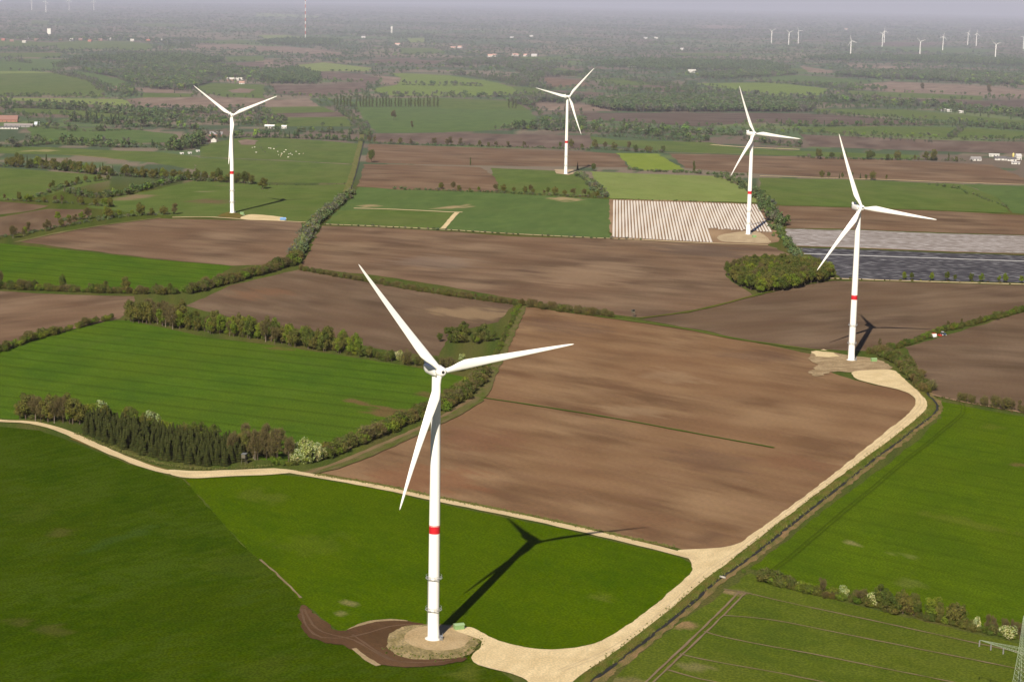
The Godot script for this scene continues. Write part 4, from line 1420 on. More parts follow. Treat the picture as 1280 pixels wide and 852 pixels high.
	field("spoil_heap", [2, Color(0.36, 0.27, 0.15), Color(0.44, 0.34, 0.2), Color(0.3, 0.22, 0.12), "sand"], [444, 811, 462, 824, 476, 832, 470, 833.5, 455, 826, 440, 812], [], 0.406)
	field("rough_ground", [3, Color(0.26, 0.21, 0.095), Color(0.46, 0.36, 0.20), Color(0.18, 0.155, 0.06), "grass"], [485, 797, 497, 787, 515, 782, 545, 780, 575, 784, 592, 787, 603, 796, 600, 806, 586, 818, 573, 823, 540, 826, 506, 823, 486, 815], [], 0.42)
	field("gravel_pad", [2, Color(0.44, 0.32, 0.17), Color(0.56, 0.43, 0.25), Color(0.36, 0.26, 0.13), "sand"], [503, 799, 510, 790, 525, 784, 545, 782, 565, 784, 580, 790, 588, 800, 580, 809, 560, 814, 535, 814, 515, 809], [], 0.44)
	# round the foot of the second turbine
	field("rough_ground", [3, Color(0.34, 0.25, 0.145), Color(0.48, 0.37, 0.225), Color(0.27, 0.19, 0.11), "grass"], [1010, 444, 1022, 437, 1040, 440, 1062, 445, 1090, 448, 1110, 455, 1118, 462, 1094, 464, 1064, 466, 1040, 464, 1022, 472, 1010, 466, 1024, 458, 1012, 451], [], 0.41)
	field("gravel_pad", SAND, [1014, 440, 1030, 437, 1042, 441, 1050, 446, 1036, 447, 1020, 446], [], 0.43)
	field("gravel_pad", [2, Color(0.46, 0.36, 0.23), Color(0.58, 0.46, 0.30), Color(0.34, 0.24, 0.14), "sand"], [897, 294, 930, 289, 950, 290, 960, 297, 966, 305, 930, 304, 897, 302], [], 0.45)
	field("gravel_pad", [2, Color(0.46, 0.36, 0.23), Color(0.58, 0.46, 0.30), Color(0.34, 0.24, 0.14), "sand"], [693, 212, 716, 212, 722, 216, 710, 219, 695, 217], [], 0.45)
	field("rough_ground", ROUGH, [272, 270, 284, 265, 300, 267, 305, 272, 290, 274], [], 0.45)
	field("gravel_pad", SAND, [298, 272, 312, 268, 330, 269, 358, 272, 358, 277, 330, 276, 305, 275], [], 0.46)

func build_far_fields() -> void:
	var list := [
		# centre
		[TEAL, [440, 128, 470, 123, 540, 122, 640, 126, 662, 138, 674, 150, 650, 158, 600, 164, 520, 166, 472, 166, 455, 150]],
		[PASTURE, [540, 123, 640, 126, 662, 138, 560, 136, 500, 128]],
		[SOIL, [466, 167, 560, 166, 650, 168, 738, 169, 740, 178, 735, 187, 650, 184, 560, 181, 468, 178]],
		[SOIL_PALE, [326, 125, 385, 123, 401, 133, 330, 134]], [PASTURE, [326, 134, 402, 133, 420, 140, 330, 142]],
		[SOIL, [330, 142, 425, 140, 430, 146, 340, 146]], [PASTURE, [335, 147, 432, 146, 442, 158, 340, 158]],
		[SOIL, [390, 89, 449, 92, 476, 98, 470, 106, 459, 103, 400, 98]], [SOIL_PALE, [449, 92, 503, 97, 496, 106, 472, 106, 480, 98]],
		[SOIL, [338, 106, 400, 107, 459, 103, 457, 114, 397, 121, 346, 117]],
		[LIME, [485, 91, 520, 92, 560, 94, 620, 103, 652, 112, 640, 119, 560, 120, 480, 119, 464, 111, 497, 106, 503, 98]],
		[PALE_GREEN, [372, 81, 405, 78, 465, 85, 460, 89, 385, 89]],
		[SOIL, [445, 76, 500, 73, 552, 76, 545, 80, 470, 79]], [SOIL_PALE, [320, 58, 360, 58, 430, 66, 420, 69, 320, 64]], [SOIL_PALE, [320, 75, 345, 74, 340, 80, 318, 81]],
		# right of centre
		[PASTURE, [738, 97, 785, 98, 827, 106, 774, 107]], [SOIL, [770, 107, 834, 107, 888, 114, 821, 115]],
		[LIME, [867, 104, 970, 103, 1035, 111, 1028, 119, 970, 120, 919, 112]], [SOIL_WARM, [681, 97, 722, 100, 744, 108, 686, 109]],
		[SOIL_PALE, [671, 129, 754, 132, 765, 139, 671, 138]], [SOIL_GREY, [728, 141, 970, 141, 1079, 145, 1157, 155, 1079, 157, 950, 153, 872, 158, 769, 151, 730, 150]],
		[PASTURE, [738, 170, 770, 175, 888, 178, 928, 186, 1150, 194, 1150, 199, 1000, 195, 888, 192, 831, 189, 743, 179]],
		[TEAL, [950, 93, 1000, 94, 1105, 102, 1061, 106, 950, 101]],
		[SOIL_PALE, [1064, 107, 1115, 102, 1234, 108, 1300, 114, 1300, 124, 1234, 119, 1120, 115]], [PASTURE, [1061, 113, 1131, 116, 1229, 120, 1229, 125, 1131, 122, 1064, 118]],
		[SOIL_GREY, [1064, 119, 1131, 123, 1230, 126, 1300, 124, 1300, 138, 1182, 130, 1110, 124]],
		[PASTURE, [1020, 136, 1131, 137, 1300, 153, 1300, 157, 1131, 147, 1020, 140]],
		[PASTURE, [1001, 159, 1080, 158, 1196, 159, 1188, 172, 1090, 168, 1001, 165]], [PASTURE, [1203, 159, 1300, 166, 1300, 174, 1195, 172]],
		[SOIL, [1001, 168, 1170, 175, 1300, 179, 1300, 192, 1234, 191, 1144, 188, 1014, 183]],
		[SOIL_PALE, [1060, 80, 1110, 82, 1150, 85, 1110, 86, 1065, 84]], [SOIL, [1070, 54, 1120, 52, 1190, 55, 1120, 58]], [TEAL, [1100, 58, 1200, 60, 1270, 64, 1180, 66, 1100, 62]],
		[PASTURE, [835, 66, 930, 67, 925, 70, 850, 70]], [PASTURE, [975, 85, 1020, 86, 1030, 90, 985, 90]], [SOIL_PALE, [870, 31, 935, 32, 930, 35, 880, 36]],
		[PASTURE, [660, 86, 700, 85, 740, 92, 720, 95, 660, 92]], [PASTURE, [650, 71, 700, 71, 705, 75, 655, 75]], [PASTURE, [500, 60, 540, 60, 560, 66, 500, 68]], [PALE_GREEN, [510, 48, 530, 48, 530, 53, 512, 53]],
		[SOIL_PALE, [1000, 82, 1050, 90, 1030, 92, 1010, 90]], [SOIL, [640, 116, 700, 113, 760, 116, 740, 122, 690, 124]], [PASTURE, [640, 108, 670, 110, 690, 118, 650, 119]],
		# left
		[PASTURE, [62, 53, 110, 51, 165, 52, 201, 57, 181, 63, 130, 61, 77, 62]], [PASTURE, [0, 66, 77, 66, 75, 72, 0, 71]], [TEAL, [-20, 74, 34, 73, 88, 75, 72, 88, -20, 89]],
		[PASTURE, [-20, 91, 67, 91, 103, 98, 130, 111, 130, 121, 60, 119, -20, 120]], [PALE_GREEN, [-20, 89, 40, 89, 67, 91, 0, 92]],
		[TEAL, [88, 88, 120, 92, 146, 98, 166, 106, 145, 110, 124, 102]], [PALE_GREEN, [-10, 122, 155, 124, 168, 133, 120, 131, 60, 127, -10, 125]],
		[SOIL_PALE, [155, 124, 181, 122, 260, 122, 330, 123, 330, 133, 258, 135, 181, 134]], [PASTURE, [15, 135, 110, 138, 191, 145, 191, 149, 120, 146, 40, 141, 15, 139]],
		[TEAL, [34, 159, 100, 160, 155, 161, 222, 168, 212, 178, 170, 179, 100, 181, 41, 181]],
		[PASTURE, [240, 105, 280, 104, 330, 106, 330, 123, 280, 121, 250, 115]], [PASTURE, [170, 116, 240, 117, 240, 121, 180, 122]],
		[PASTURE, [-10, 48, 40, 52, 80, 54, 70, 58, -10, 58]], [SOIL_PALE, [240, 57, 290, 55, 335, 58, 300, 62, 245, 60]], [PASTURE, [235, 52, 300, 50, 330, 54, 280, 55]],
		[PASTURE, [280, 71, 330, 70, 330, 76, 285, 77]], [SOIL, [275, 79, 330, 77, 330, 86, 290, 86]], [PASTURE, [160, 29, 215, 30, 250, 34, 180, 33]], [SOIL_PALE, [120, 8, 190, 10, 150, 11]],
		[PASTURE, [40, 25, 62, 26, 60, 31, 38, 30]], [PALE_GREEN, [320, 44, 360, 44, 380, 47, 330, 48]], [PALE_GREEN, [320, 15, 400, 20, 395, 22, 320, 21]],
		[SOIL_PALE, [285, 113, 300, 110, 318, 112, 312, 116, 290, 116]], [SOIL_PALE, [297, 176, 308, 174, 321, 176, 318, 181, 302, 181]],
		[SOIL_PALE, [131, 110, 146, 107, 150, 112, 135, 114]], [SOIL_PALE, [165, 110, 210, 111, 225, 116, 180, 116]],
	]
	var cool := func(look: Array, m: Vector3) -> Array:  # shifts a far look towards blue, haze put into its colour
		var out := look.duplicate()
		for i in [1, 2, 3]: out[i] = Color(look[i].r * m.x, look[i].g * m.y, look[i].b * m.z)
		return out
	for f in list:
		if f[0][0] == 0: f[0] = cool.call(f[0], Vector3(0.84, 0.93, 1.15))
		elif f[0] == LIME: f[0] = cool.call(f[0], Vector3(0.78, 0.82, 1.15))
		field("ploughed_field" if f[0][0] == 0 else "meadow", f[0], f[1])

func build_tracks() -> void:
	strip("sand_track", [-90, 517, -30, 523, 0, 527, 40, 529, 80, 540, 120, 558, 165, 577, 205, 590, 235, 593, 265, 592.5, 300, 590, 345, 588, 390, 595, 440, 603.5, 490, 613, 540, 624, 600, 636, 660, 648.5, 720, 661.5, 780, 676, 830, 688, 870, 699], 5.4, SAND, 0.50, 0.6)
	field("sand_track", SAND, [205, 587, 240, 590, 300, 588, 345, 586, 380, 590, 345, 594, 290, 596, 240, 599, 215, 596], [], 0.515)
	field("sand_track", SAND, [566, 789, 577, 785, 590, 785, 603, 792, 615, 799, 640, 807, 664, 812, 693, 813.5, 732, 809.5, 762, 798, 790, 779, 818, 758, 842, 737, 860, 722, 866.5, 713, 864, 703, 856, 694, 843, 688, 880, 687, 912, 685, 934, 675, 945, 674, 912, 703, 880, 731, 840, 765, 790, 801, 740, 836, 716, 852, 640, 940, 560, 940, 670, 862, 650, 846, 620, 838, 594, 832, 588, 822, 600, 812, 603, 802, 590, 797], [], 0.52)
	field("sand_track", SAND, [885, 706, 912, 688, 932, 675, 981, 639.5, 1040, 595, 1079, 564, 1110, 538.5, 1131, 522.5, 1143.5, 509.5, 1145.5, 501, 1140.5, 494, 1125, 488, 1094.5, 481, 1069, 474.5, 1063, 465, 1094, 462.5, 1118, 462.5, 1128, 471.5, 1141, 484.5, 1154, 495, 1160, 504, 1157, 513, 1145, 525, 1118, 547, 1089, 569, 1053, 594, 992, 640.5, 946, 674, 914, 701, 890, 722], [1040, 590, 1079, 564], 0.53)
	var V := VERGE
	strip("grass_verge", [395, 593, 440, 600.5, 490, 610, 540, 620.5, 600, 632.5, 660, 645, 720, 658, 780, 672, 840, 685], 2.6, ROUGH, 0.46, 0.7)
	strip("grass_verge", [600, 497, 680, 509, 780, 525.5, 880, 544, 968, 560], 1.7, [1, Color(0.060, 0.115, 0.014), Color(0.085, 0.14, 0.02), Color(0.07, 0.11, 0.016), "grass"], 0.47, 0.5)
	strip("grass_verge", [640, 379, 700, 389, 780, 400, 860, 412, 920, 424, 970, 431, 1020, 438, 1050, 441], 4.0, [3, Color(0.070, 0.115, 0.016), Color(0.12, 0.15, 0.03), Color(0.15, 0.16, 0.04), "grass"], 0.48, 0.9)
	strip("grass_verge", [800, 398, 860, 390, 905, 380, 942, 370, 985, 360, 1030, 352, 1050, 350], 3.2, V, 0.485, 1.0)
	strip("grass_verge", [378, 592, 420, 583, 470, 563, 520, 541, 565, 519, 598, 497, 612, 470, 628, 436, 645, 398, 652, 382], 8.0, [3, Color(0.085, 0.115, 0.02), Color(0.15, 0.145, 0.05), Color(0.19, 0.14, 0.075), "grass"], 0.45, 1.2)
	strip("farm_track", [382, 592, 420, 580, 470, 559, 520, 537, 560, 517, 590, 498], 3.0, [2, Color(0.20, 0.14, 0.075), Color(0.26, 0.19, 0.10), Color(0.16, 0.13, 0.05), "sand"], 0.475, 0.9)
	strip("grass_verge", [90, 548, 130, 563, 175, 580, 215, 590, 260, 591, 310, 589], 5.0, ROUGH, 0.44, 1.2)
	strip("sand_track", [405, 280.5, 480, 283.5, 560, 287.5, 640, 292.5, 720, 296.5, 800, 300, 870, 303.5, 960, 306.5], 3.4, SAND, 0.50, 0.6)
	strip("sand_track", [215, 272, 260, 271.5, 300, 274, 360, 277, 395, 279], 3.8, SAND, 0.50, 0.8)
	strip("grass_verge", [20, 303, 60, 294, 120, 283, 200, 272.5], 5.0, [3, Color(0.11, 0.12, 0.035), Color(0.2, 0.18, 0.08), Color(0.3, 0.24, 0.12), "grass"], 0.46, 1.0)
	strip("sand_track", [442, 260.5, 480, 261.5, 520, 263.2, 568, 265.5, 578, 265.5], 4.5, SAND, 0.49, 0.7)
	strip("sand_track", [571, 266, 562, 276, 554, 286], 5.0, SAND, 0.495, 0.9)
	strip("sand_track", [245, 195, 300, 198.5, 350, 201, 400, 203.5, 446, 206], 2.4, [2, Color(0.30, 0.27, 0.16), Color(0.36, 0.32, 0.2), Color(0.22, 0.22, 0.1), "sand"], 0.49, 0.6)
	strip("sand_track", [950, 220, 1020, 222, 1100, 224.5, 1180, 227.5, 1300, 231.5], 5.0, SAND, 0.49, 0.9)
	strip("farm_road", [889, 181, 932, 184, 975, 186, 1000, 187], 9.0, SAND, 0.48, 1.0)
	strip("sand_track", [830, 191, 900, 192, 960, 193.5], 4.0, [2, Color(0.30, 0.27, 0.16), Color(0.36, 0.32, 0.2), Color(0.22, 0.22, 0.1), "sand"], 0.48, 1.0)
	strip("sand_track", [1010, 347.5, 1060, 349, 1150, 352, 1290, 356], 4.0, SAND, 0.50, 0.7)
	strip("sand_track", [1165, 493.5, 1200, 502, 1240, 509, 1290, 518], 2.5, SOIL_PALE, 0.47, 0.9)
	strip("film_strip", [1005, 317.5, 1080, 320, 1180, 323.5, 1300, 327.5], 4.2, [2, Color(0.62, 0.62, 0.62), Color(0.72, 0.72, 0.72), Color(0.6, 0.6, 0.6), "sand"], 0.5, 0.3)
	strip("bare_strip", [985, 307.5, 1080, 310.5, 1180, 314.5, 1300, 318.5], 4.0, SOIL_PALE, 0.49, 0.6)
	var worn := [2, Color(0.60, 0.47, 0.28), Color(0.70, 0.56, 0.35), Color(0.52, 0.40, 0.23), "sand"]
	for q in [[-90, 517, 0, 527, 40, 529, 80, 540, 120, 558, 165, 577, 205, 590, 235, 593, 300, 590, 345, 588, 390, 595, 440, 603.5, 490, 613, 540, 624, 600, 636, 660, 648.5, 720, 661.5, 780, 676, 830, 688, 872, 700], [700, 840, 760, 815, 810, 782, 850, 748, 884, 716, 930, 685, 987, 640, 1046, 595, 1084, 566, 1114, 543, 1138, 522, 1151, 509, 1153, 501, 1147, 491, 1133, 481, 1110, 470, 1090, 465]]:
		var mid := smooth_path(world_poly(q), 4.0)
		for off in [-1.05, 1.05]: structure("wheel_track", ribbon_mesh(mid, [[off - 0.32, 0.545], [off + 0.32, 0.545]], 2, [worn[1], worn[2], worn[3]], 0.25), mats["sand"])
	for q in [[376, 762, 384, 785, 400, 797, 430, 798, 460, 792, 490, 783, 520, 781], [380, 762, 392, 783, 410, 793, 440, 800, 462, 812, 490, 826, 530, 829, 565, 826], [440, 794, 458, 806, 476, 818, 500, 829]]:
		strip("wheel_track", q, 0.9, [2, Color(0.135, 0.082, 0.052), Color(0.18, 0.115, 0.075), Color(0.11, 0.07, 0.045), "sand"], 0.415, 0.4)
	# ditch on the right of the gravel road: banks and dark water
	var path := smooth_path(world_poly([700, 880, 739, 852, 785, 818, 821, 789.5, 859.5, 758.5, 898, 725, 934.5, 699, 970, 671.5, 1009, 640, 1053, 606, 1094.6, 573, 1118, 556, 1146, 534, 1167, 518, 1172, 509, 1168.5, 501, 1162, 495, 1152, 482]), 4.0)
	structure("ditch_bank", ribbon_mesh(path, [[-7.0, 0.12], [-4.6, 0.55], [-2.8, 1.0], [-1.6, 1.0], [-0.55, 0.10]], 3, [VERGE[1], VERGE[2], VERGE[3]], 0.8), mats["grass"])
	structure("ditch_bank", ribbon_mesh(path, [[0.75, 0.10], [1.3, 0.45], [2.0, 0.5], [3.4, 0.14]], 3, [Color(0.11, 0.125, 0.03), Color(0.32, 0.20, 0.105), Color(0.20, 0.16, 0.065)], 1.6), mats["grass"])
	structure("ditch_water", ribbon_mesh(path, [[-0.7, 0.16], [0.9, 0.16]], 2, [Color(0.014, 0.016, 0.014), Color(0.018, 0.02, 0.018), Color(0.012, 0.014, 0.012)], 0.0), plain("water", Color(0.010, 0.010, 0.008), 0.8))
	# far ditch with a grassy edge, running away from the camera
	var far_path := smooth_path(world_poly([438, 240, 446, 215, 452, 190, 456, 172, 455, 165]), 12.0)
	structure("ditch_bank", ribbon_mesh(far_path, [[-9.0, 0.2], [-5.0, 0.7], [-1.6, 0.35]], 3, [Color(0.13, 0.15, 0.04), Color(0.17, 0.18, 0.06), Color(0.2, 0.18, 0.08)], 1.5), mats["grass"])
	structure("ditch_water", ribbon_mesh(far_path, [[-1.4, 0.36], [0.0, 0.36]], 2, [Color(0.03, 0.04, 0.05), Color(0.03, 0.04, 0.05), Color(0.03, 0.04, 0.05)], 0.0), plain("water", Color(0.010, 0.010, 0.008), 0.8))
	for off in [14.0, 16.0]: structure("wheel_track", ribbon_mesh(path.slice(42, path.size() - 12), [[off - 0.35, 0.40], [off + 0.35, 0.40]], 1, [Color(0.060, 0.098, 0.006), Color(0.075, 0.118, 0.008), Color(0.07, 0.105, 0.008)], 0.3), mats["grass"])
	# wheel tracks worn through the olive crop
	var rut := [2, Color(0.23, 0.165, 0.10), Color(0.29, 0.22, 0.14), Color(0.20, 0.15, 0.08), "sand"]
	for p in [[925, 740, 893, 772, 862, 802, 832, 830, 800, 860, 770, 885], [932, 742, 900, 774, 869, 804, 839, 832, 807, 862, 777, 887], [905, 770, 935, 772, 975, 777, 1040, 790, 1120, 806, 1200, 822, 1300, 842], [880, 790, 905, 797, 950, 806, 1010, 817, 1090, 833, 1180, 851, 1260, 868], [850, 818, 880, 825, 930, 834, 990, 845, 1060, 860], [905, 737, 935, 742, 960, 748, 1000, 757, 1090, 776, 1200, 800, 1300, 822], [835, 838, 870, 848, 920, 858]]:
		strip("wheel_track", p, 0.75 if p[0] != 925 else 0.95, rut, 0.40, 0.35)
	for p in [[376, 748, 350, 722, 325, 700]]:
		strip("wheel_track", p, 1.0, rut, 0.40, 0.6)

func build_rows_of_film() -> void:
	# white film over the asparagus ridges: each ridge its own piece
	var bed := thing("asparagus_bed", "field of parallel white plastic covered asparagus ridges beside turbine", "crop bed", G(860, 275))
	var film := plain("white_film", Color(0.72, 0.66, 0.57), 0.5)
	var n := 50
	for i in n:
		var f := (i + 0.5) / n
		var top := G2(lerpf(766, 947, f), lerpf(250.5, 256.0, f))
		var bottom := G2(lerpf(765, 976, f), lerpf(296.5, 308.0, f))
		var cut := 1.0
		var bx := lerpf(765, 976, f)
		if bx > 893.0: cut = 0.66 + 0.04 * rng.randf()
		if bx > 955.0: cut = 0.70
		var a := top
		var b := top.lerp(bottom, cut)
		var e := (b - a).normalized()
		var side := Vector2(-e.y, e.x)
		var s := Soup.new()
		var k := 10
		for j in k:
			var p := a.lerp(b, float(j) / k)
			var q := a.lerp(b, float(j + 1) / k)
			var wp := 0.95 + 0.12 * sin(j * 7.3 + i)
			var wq := 0.95 + 0.12 * sin((j + 1) * 7.3 + i)
			var prof := [[-1.1, 0.2], [-0.6, 0.65], [0.6, 0.65], [1.1, 0.2]]
			for m in 3:
				s.quad(on_ground(p + side * prof[m][0] * wp, prof[m][1]) - bed.position, on_ground(q + side * prof[m][0] * wq, prof[m][1]) - bed.position, on_ground(q + side * prof[m + 1][0] * wq, prof[m + 1][1]) - bed.position, on_ground(p + side * prof[m + 1][0] * wp, prof[m + 1][1]) - bed.position, Color.WHITE)
		part("film_ridge", s.mesh(), film, bed)

func build_turbines() -> void:
	var g := "white turbines with a red band standing in the fields"
	make_turbine("wind_turbine", "large white wind turbine with red band on gravel pad beside green crop", g, G(541.5, 799), 24.0, 8.5, 100.9, 51.0, true, 0.0)
	make_turbine("wind_turbine", "white wind turbine with red band at the bend of the gravel road", g, G(1064.3, 450.3), 13.0, 111.1, 100.9, 51.0, true, -10.0)
	make_turbine("wind_turbine", "white wind turbine with red band beside the white film rows", g, G(935.3, 293), 25.0, 113.2, 100.4, 51.0, true, -10.0)
	make_turbine("wind_turbine", "white wind turbine with red band on sandy pad beside ploughed strips", g, G(707.2, 217.5), 24.0, 46.7, 100.4, 51.0, true, 0.0)
	make_turbine("wind_turbine", "white wind turbine with red band in meadow near grazing cattle", g, G(290, 266), 20.0, 22.9, 101.9, 51.0, true, 0.0)
	make_kiosk(G(573.5, 787), 0.35, "green transformer kiosk on slab beside the large turbine's gravel pad")
	make_kiosk(G(1092.5, 452), 0.2, "green transformer kiosk on slab near the gravel road bend")
	make_kiosk(G(302, 268), 0.2, "small green transformer kiosk in meadow near grazing cattle")
	make_kiosk(G(943, 297), 0.2, "small green transformer kiosk beside the white film rows")
	var hz := "small hazy turbines near the horizon"
	for q in [[964.4, 54.7, 16, 30], [986, 57, 18.5, 25], [998, 54, 18, 0], [1063.4, 71, 21.5, 105], [1103, 58, 18, 45], [1105.5, 53.5, 14.5, 90], [1150, 71.5, 22.5, 20], [1178.8, 62.5, 18.5, 75], [1210, 56, 16, 60], [1220.6, 57.3, 15.5, 85], [1244.3, 76, 21, 25], [1279.5, 63, 17, 50]]:
		make_turbine("distant_turbine", "small white wind turbine without band standing in hazy distant plain", hz, G(q[0], q[1]), 20.0, q[3], 63.0, 25.0, false)
	for q in [[39.4, 12.5, 0], [57, 16, 75], [86, 13, 85], [117, 14, 90]]:
		make_turbine("far_turbine", "tall pale wind turbine faded by haze behind the far village", "pale turbines behind the village", G(q[0], q[1]), 20.0, q[2], 92.0, 38.0, false)

func build_near_trees() -> void:
	# dark conifer plantation on the near side of the curving track
	var pts := wood_spots([106, 545, 150, 560, 200, 575, 250, 583, 295, 581, 312, 575, 304, 562, 270, 557, 230, 551, 180, 540, 125, 526, 104, 532], 3.7, 8.0, 9.8, ["conifer", 1.0], 1.5)
	singles(pts, "in the dense plantation beside the curving sand track", "plantation by the track")
	# broadleaf clump at its western end and trees behind it
	singles(row_spots([26, 523, 50, 527, 75, 529, 98, 531], 3.6, 1.6, 12.5, 16.5, ["bare", 3, "budding", 4, "fresh", 1], 0.85), "in the clump where the sand track curves", "clump at the track curve")
	singles(row_spots([30, 517, 60, 519, 95, 521], 4.4, 1.6, 12.0, 15.5, ["bare", 2, "budding", 3], 0.85), "at the back of the clump by the track", "back of the track clump")
	singles(row_spots([105, 522, 130, 526, 165, 533, 200, 541, 235, 548, 262, 553], 5.0, 1.5, 8.5, 12.0, ["fresh", 2, "budding", 3, "mid", 2], 0.9), "behind the dark conifer plantation", "trees behind the plantation")
	plant("blossoming_tree", "blossom", G(127, 522), 11.5, "white blossoming tree above the western half of the conifer plantation", "tree", "blossoming trees", 0.9)
	plant("blossoming_tree", "blossom", G(190, 536), 11.5, "white blossoming tree above the middle of the conifer plantation", "tree", "blossoming trees", 0.9)
	singles(row_spots([292, 572, 310, 574, 330, 575, 352, 576], 2.6, 1.8, 14.0, 17.5, ["bare", 5, "budding", 1], 0.75), "between the conifer plantation and white blossoming tree", "bare grove by the track")
	singles(row_spots([296, 564, 320, 566, 350, 568], 3.2, 1.8, 13.0, 17.0, ["bare", 5, "budding", 1], 0.75), "at the back of the bare grove", "back of the bare grove")
	for q in [[371, 577, 8.5], [384, 579, 10.0], [396, 576, 8.6], [403, 573, 6.5], [380, 572, 11.0], [391, 572, 10.0]]:
		plant("blossoming_tree", "blossom", G(q[0], q[1]), q[2], "large white blossoming tree where the farm track meets the sand track", "tree", "blossoming trees at the track fork", 0.85)
	singles(row_spots([340, 580, 358, 582, 368, 581], 3.0, 0.6, 2.5, 4.5, ["shrub", 3, "hedge", 1], 1.0), "beside the bare grove and the blossoming tree", "shrubs at the track fork")
	# long hedge from the track fork up to the field corner
	mass("field_hedge", "tall olive brown hedge between green crop and ploughed field", "hedge", row_spots([402, 574, 440, 558, 500, 532, 560, 507, 588, 487, 606, 468], 1.5, 1.8, 5.5, 8.5, ["hedge", 6, "thorn", 2, "shrub", 1], 1.05))
	mass("field_hedge", "low narrow green hedge running up to the ploughed field corner", "hedge", row_spots([604, 470, 622, 440, 640, 402, 649, 383], 1.4, 0.7, 1.6, 3.4, ["hedge", 3, "shrub", 3], 0.9))
	singles(row_spots([556, 428, 575, 429, 600, 429, 612, 425], 3.2, 2.6, 7.0, 10.0, ["mid", 3, "hedge", 2, "fresh", 1], 1.0), "in the round thicket at the ploughed field corner", "thicket at the field corner")
	singles(row_spots([560, 421, 585, 419, 608, 418], 3.6, 2.8, 7.0, 9.5, ["mid", 3, "hedge", 1], 1.0), "in the round thicket at the ploughed field corner", "thicket at the field corner")
	mass("undergrowth", "low undergrowth under the tree belt above the tramlined crop", "undergrowth", row_spots([165, 400, 190, 403, 225, 409, 270, 415, 320, 422, 370, 431, 440, 442, 490, 450], 2.0, 2.2, 2.5, 5.5, ["hedge", 4, "shrub", 3, "thorn", 2], 1.1))
	mass("undergrowth", "low undergrowth round the clump where the sand track curves", "undergrowth", row_spots([28, 519, 50, 523, 75, 526, 104, 528], 2.4, 2.0, 2.0, 4.5, ["hedge", 3, "thorn", 3], 1.1))
	mass("undergrowth", "low undergrowth below the bare grove by the track", "undergrowth", row_spots([292, 570, 320, 571, 355, 574], 2.4, 2.4, 1.8, 4.0, ["hedge", 3, "thorn", 4], 1.1))
	mass("undergrowth", "low undergrowth in the hedge at the end of the olive crop", "undergrowth", row_spots([950, 725, 1000, 739, 1060, 751, 1110, 763, 1160, 774, 1210, 786, 1275, 800], 1.5, 1.0, 2.0, 4.8, ["hedge", 5, "shrub", 3, "thorn", 2], 1.1))
	# tree belt above the tramlined crop
	singles(row_spots([163, 402, 190, 405, 225, 411], 3.4, 2.2, 14.0, 18.0, ["budding", 4, "bare", 3, "fresh", 1], 0.8), "in the tall end of the belt above the tramlined crop", "tall end of the tree belt")
	singles(row_spots([168, 396, 195, 398, 230, 403], 4.0, 2.5, 13.0, 17.0, ["budding", 4, "bare", 2, "fresh", 1], 0.8), "in the tall end of the belt above the tramlined crop", "tall end of the tree belt")
	singles(row_spots([228, 411, 270, 417, 320, 424, 370, 433, 440, 444], 3.8, 2.0, 12.5, 16.5, ["fresh", 2, "budding", 4, "mid", 4, "bare", 1], 0.8), "in the tree belt above the tramlined crop", "tree belt above the crop")
	singles(row_spots([235, 408, 290, 415, 360, 425, 430, 437], 5.0, 2.2, 12.0, 15.0, ["fresh", 1, "budding", 4, "mid", 3], 0.8), "at the back of the tree belt above the tramlined crop", "back of the tree belt")
	singles(row_spots([446, 446, 470, 449, 490, 452], 4.0, 1.4, 7.0, 11.0, ["mid", 3, "hedge", 2, "budding", 1], 0.85), "where the tree belt thins out near the large turbine", "thin end of the tree belt")
	singles(row_spots([505, 455, 530, 458, 560, 462, 590, 462], 3.0, 1.8, 6.0, 10.0, ["mid", 2, "hedge", 3, "thorn", 2], 0.95), "behind the large turbine's hub at the crop corner", "shrubs at the crop corner")
	plant("blossoming_shrub", "blossom", G(499, 451), 7.5, "tall white blossoming shrub in the thin end of the belt", "shrub", "", 0.75)
	plant("blossoming_shrub", "blossom", G(577, 452), 5.5, "small white blossoming shrub near the round thicket", "shrub", "", 0.8)
	# hedges of the left-hand fields
	mass("field_hedge", "dark low hedge between brown field and tramlined crop", "hedge", row_spots([-40, 452, 0, 439, 50, 422, 75, 416], 2.2, 1.4, 4.5, 7.5, ["hedge", 4, "shrub", 2], 1.1, 0.1))
	singles(row_spots([52, 421, 70, 417, 90, 412, 115, 405, 140, 399], 6.0, 1.0, 4.5, 7.0, ["hedge", 2, "shrub", 2, "thorn", 1], 1.0), "in the gappy hedge beside the tramlined crop", "gappy hedge shrubs")
	mass("field_hedge", "straggling hedge between the green strip and brown field", "hedge", row_spots([-40, 359, 0, 361, 80, 364, 160, 367, 222, 367], 2.0, 1.6, 4.5, 8.0, ["hedge", 3, "thorn", 2, "shrub", 1], 1.1))
	singles(row_spots([-20, 359, 40, 362, 100, 364, 160, 366, 215, 367], 11.0, 3.0, 8.0, 14.0, ["budding", 3, "bare", 2, "mid", 1], 0.75, 0.2), "standing in the straggling hedge below the green strip", "trees in the straggling hedge")
	mass("field_hedge", "dense dark hedge running between brown fields up to the ditch", "hedge", row_spots([236, 367, 262, 360, 290, 352, 330, 341, 362, 331, 372, 322, 378, 305, 388, 289, 405, 270, 425, 254, 440, 242], 1.6, 1.8, 6.5, 10.0, ["hedge", 6, "thorn", 3, "shrub", 1], 1.0))
	mass("field_hedge", "gappy brown hedge of leafless shrubs between two ploughed fields", "hedge", row_spots([374, 337, 440, 349, 520, 363, 600, 375, 645, 381], 1.8, 1.2, 2.5, 5.8, ["thorn", 5, "hedge", 3], 1.0, 0.1))
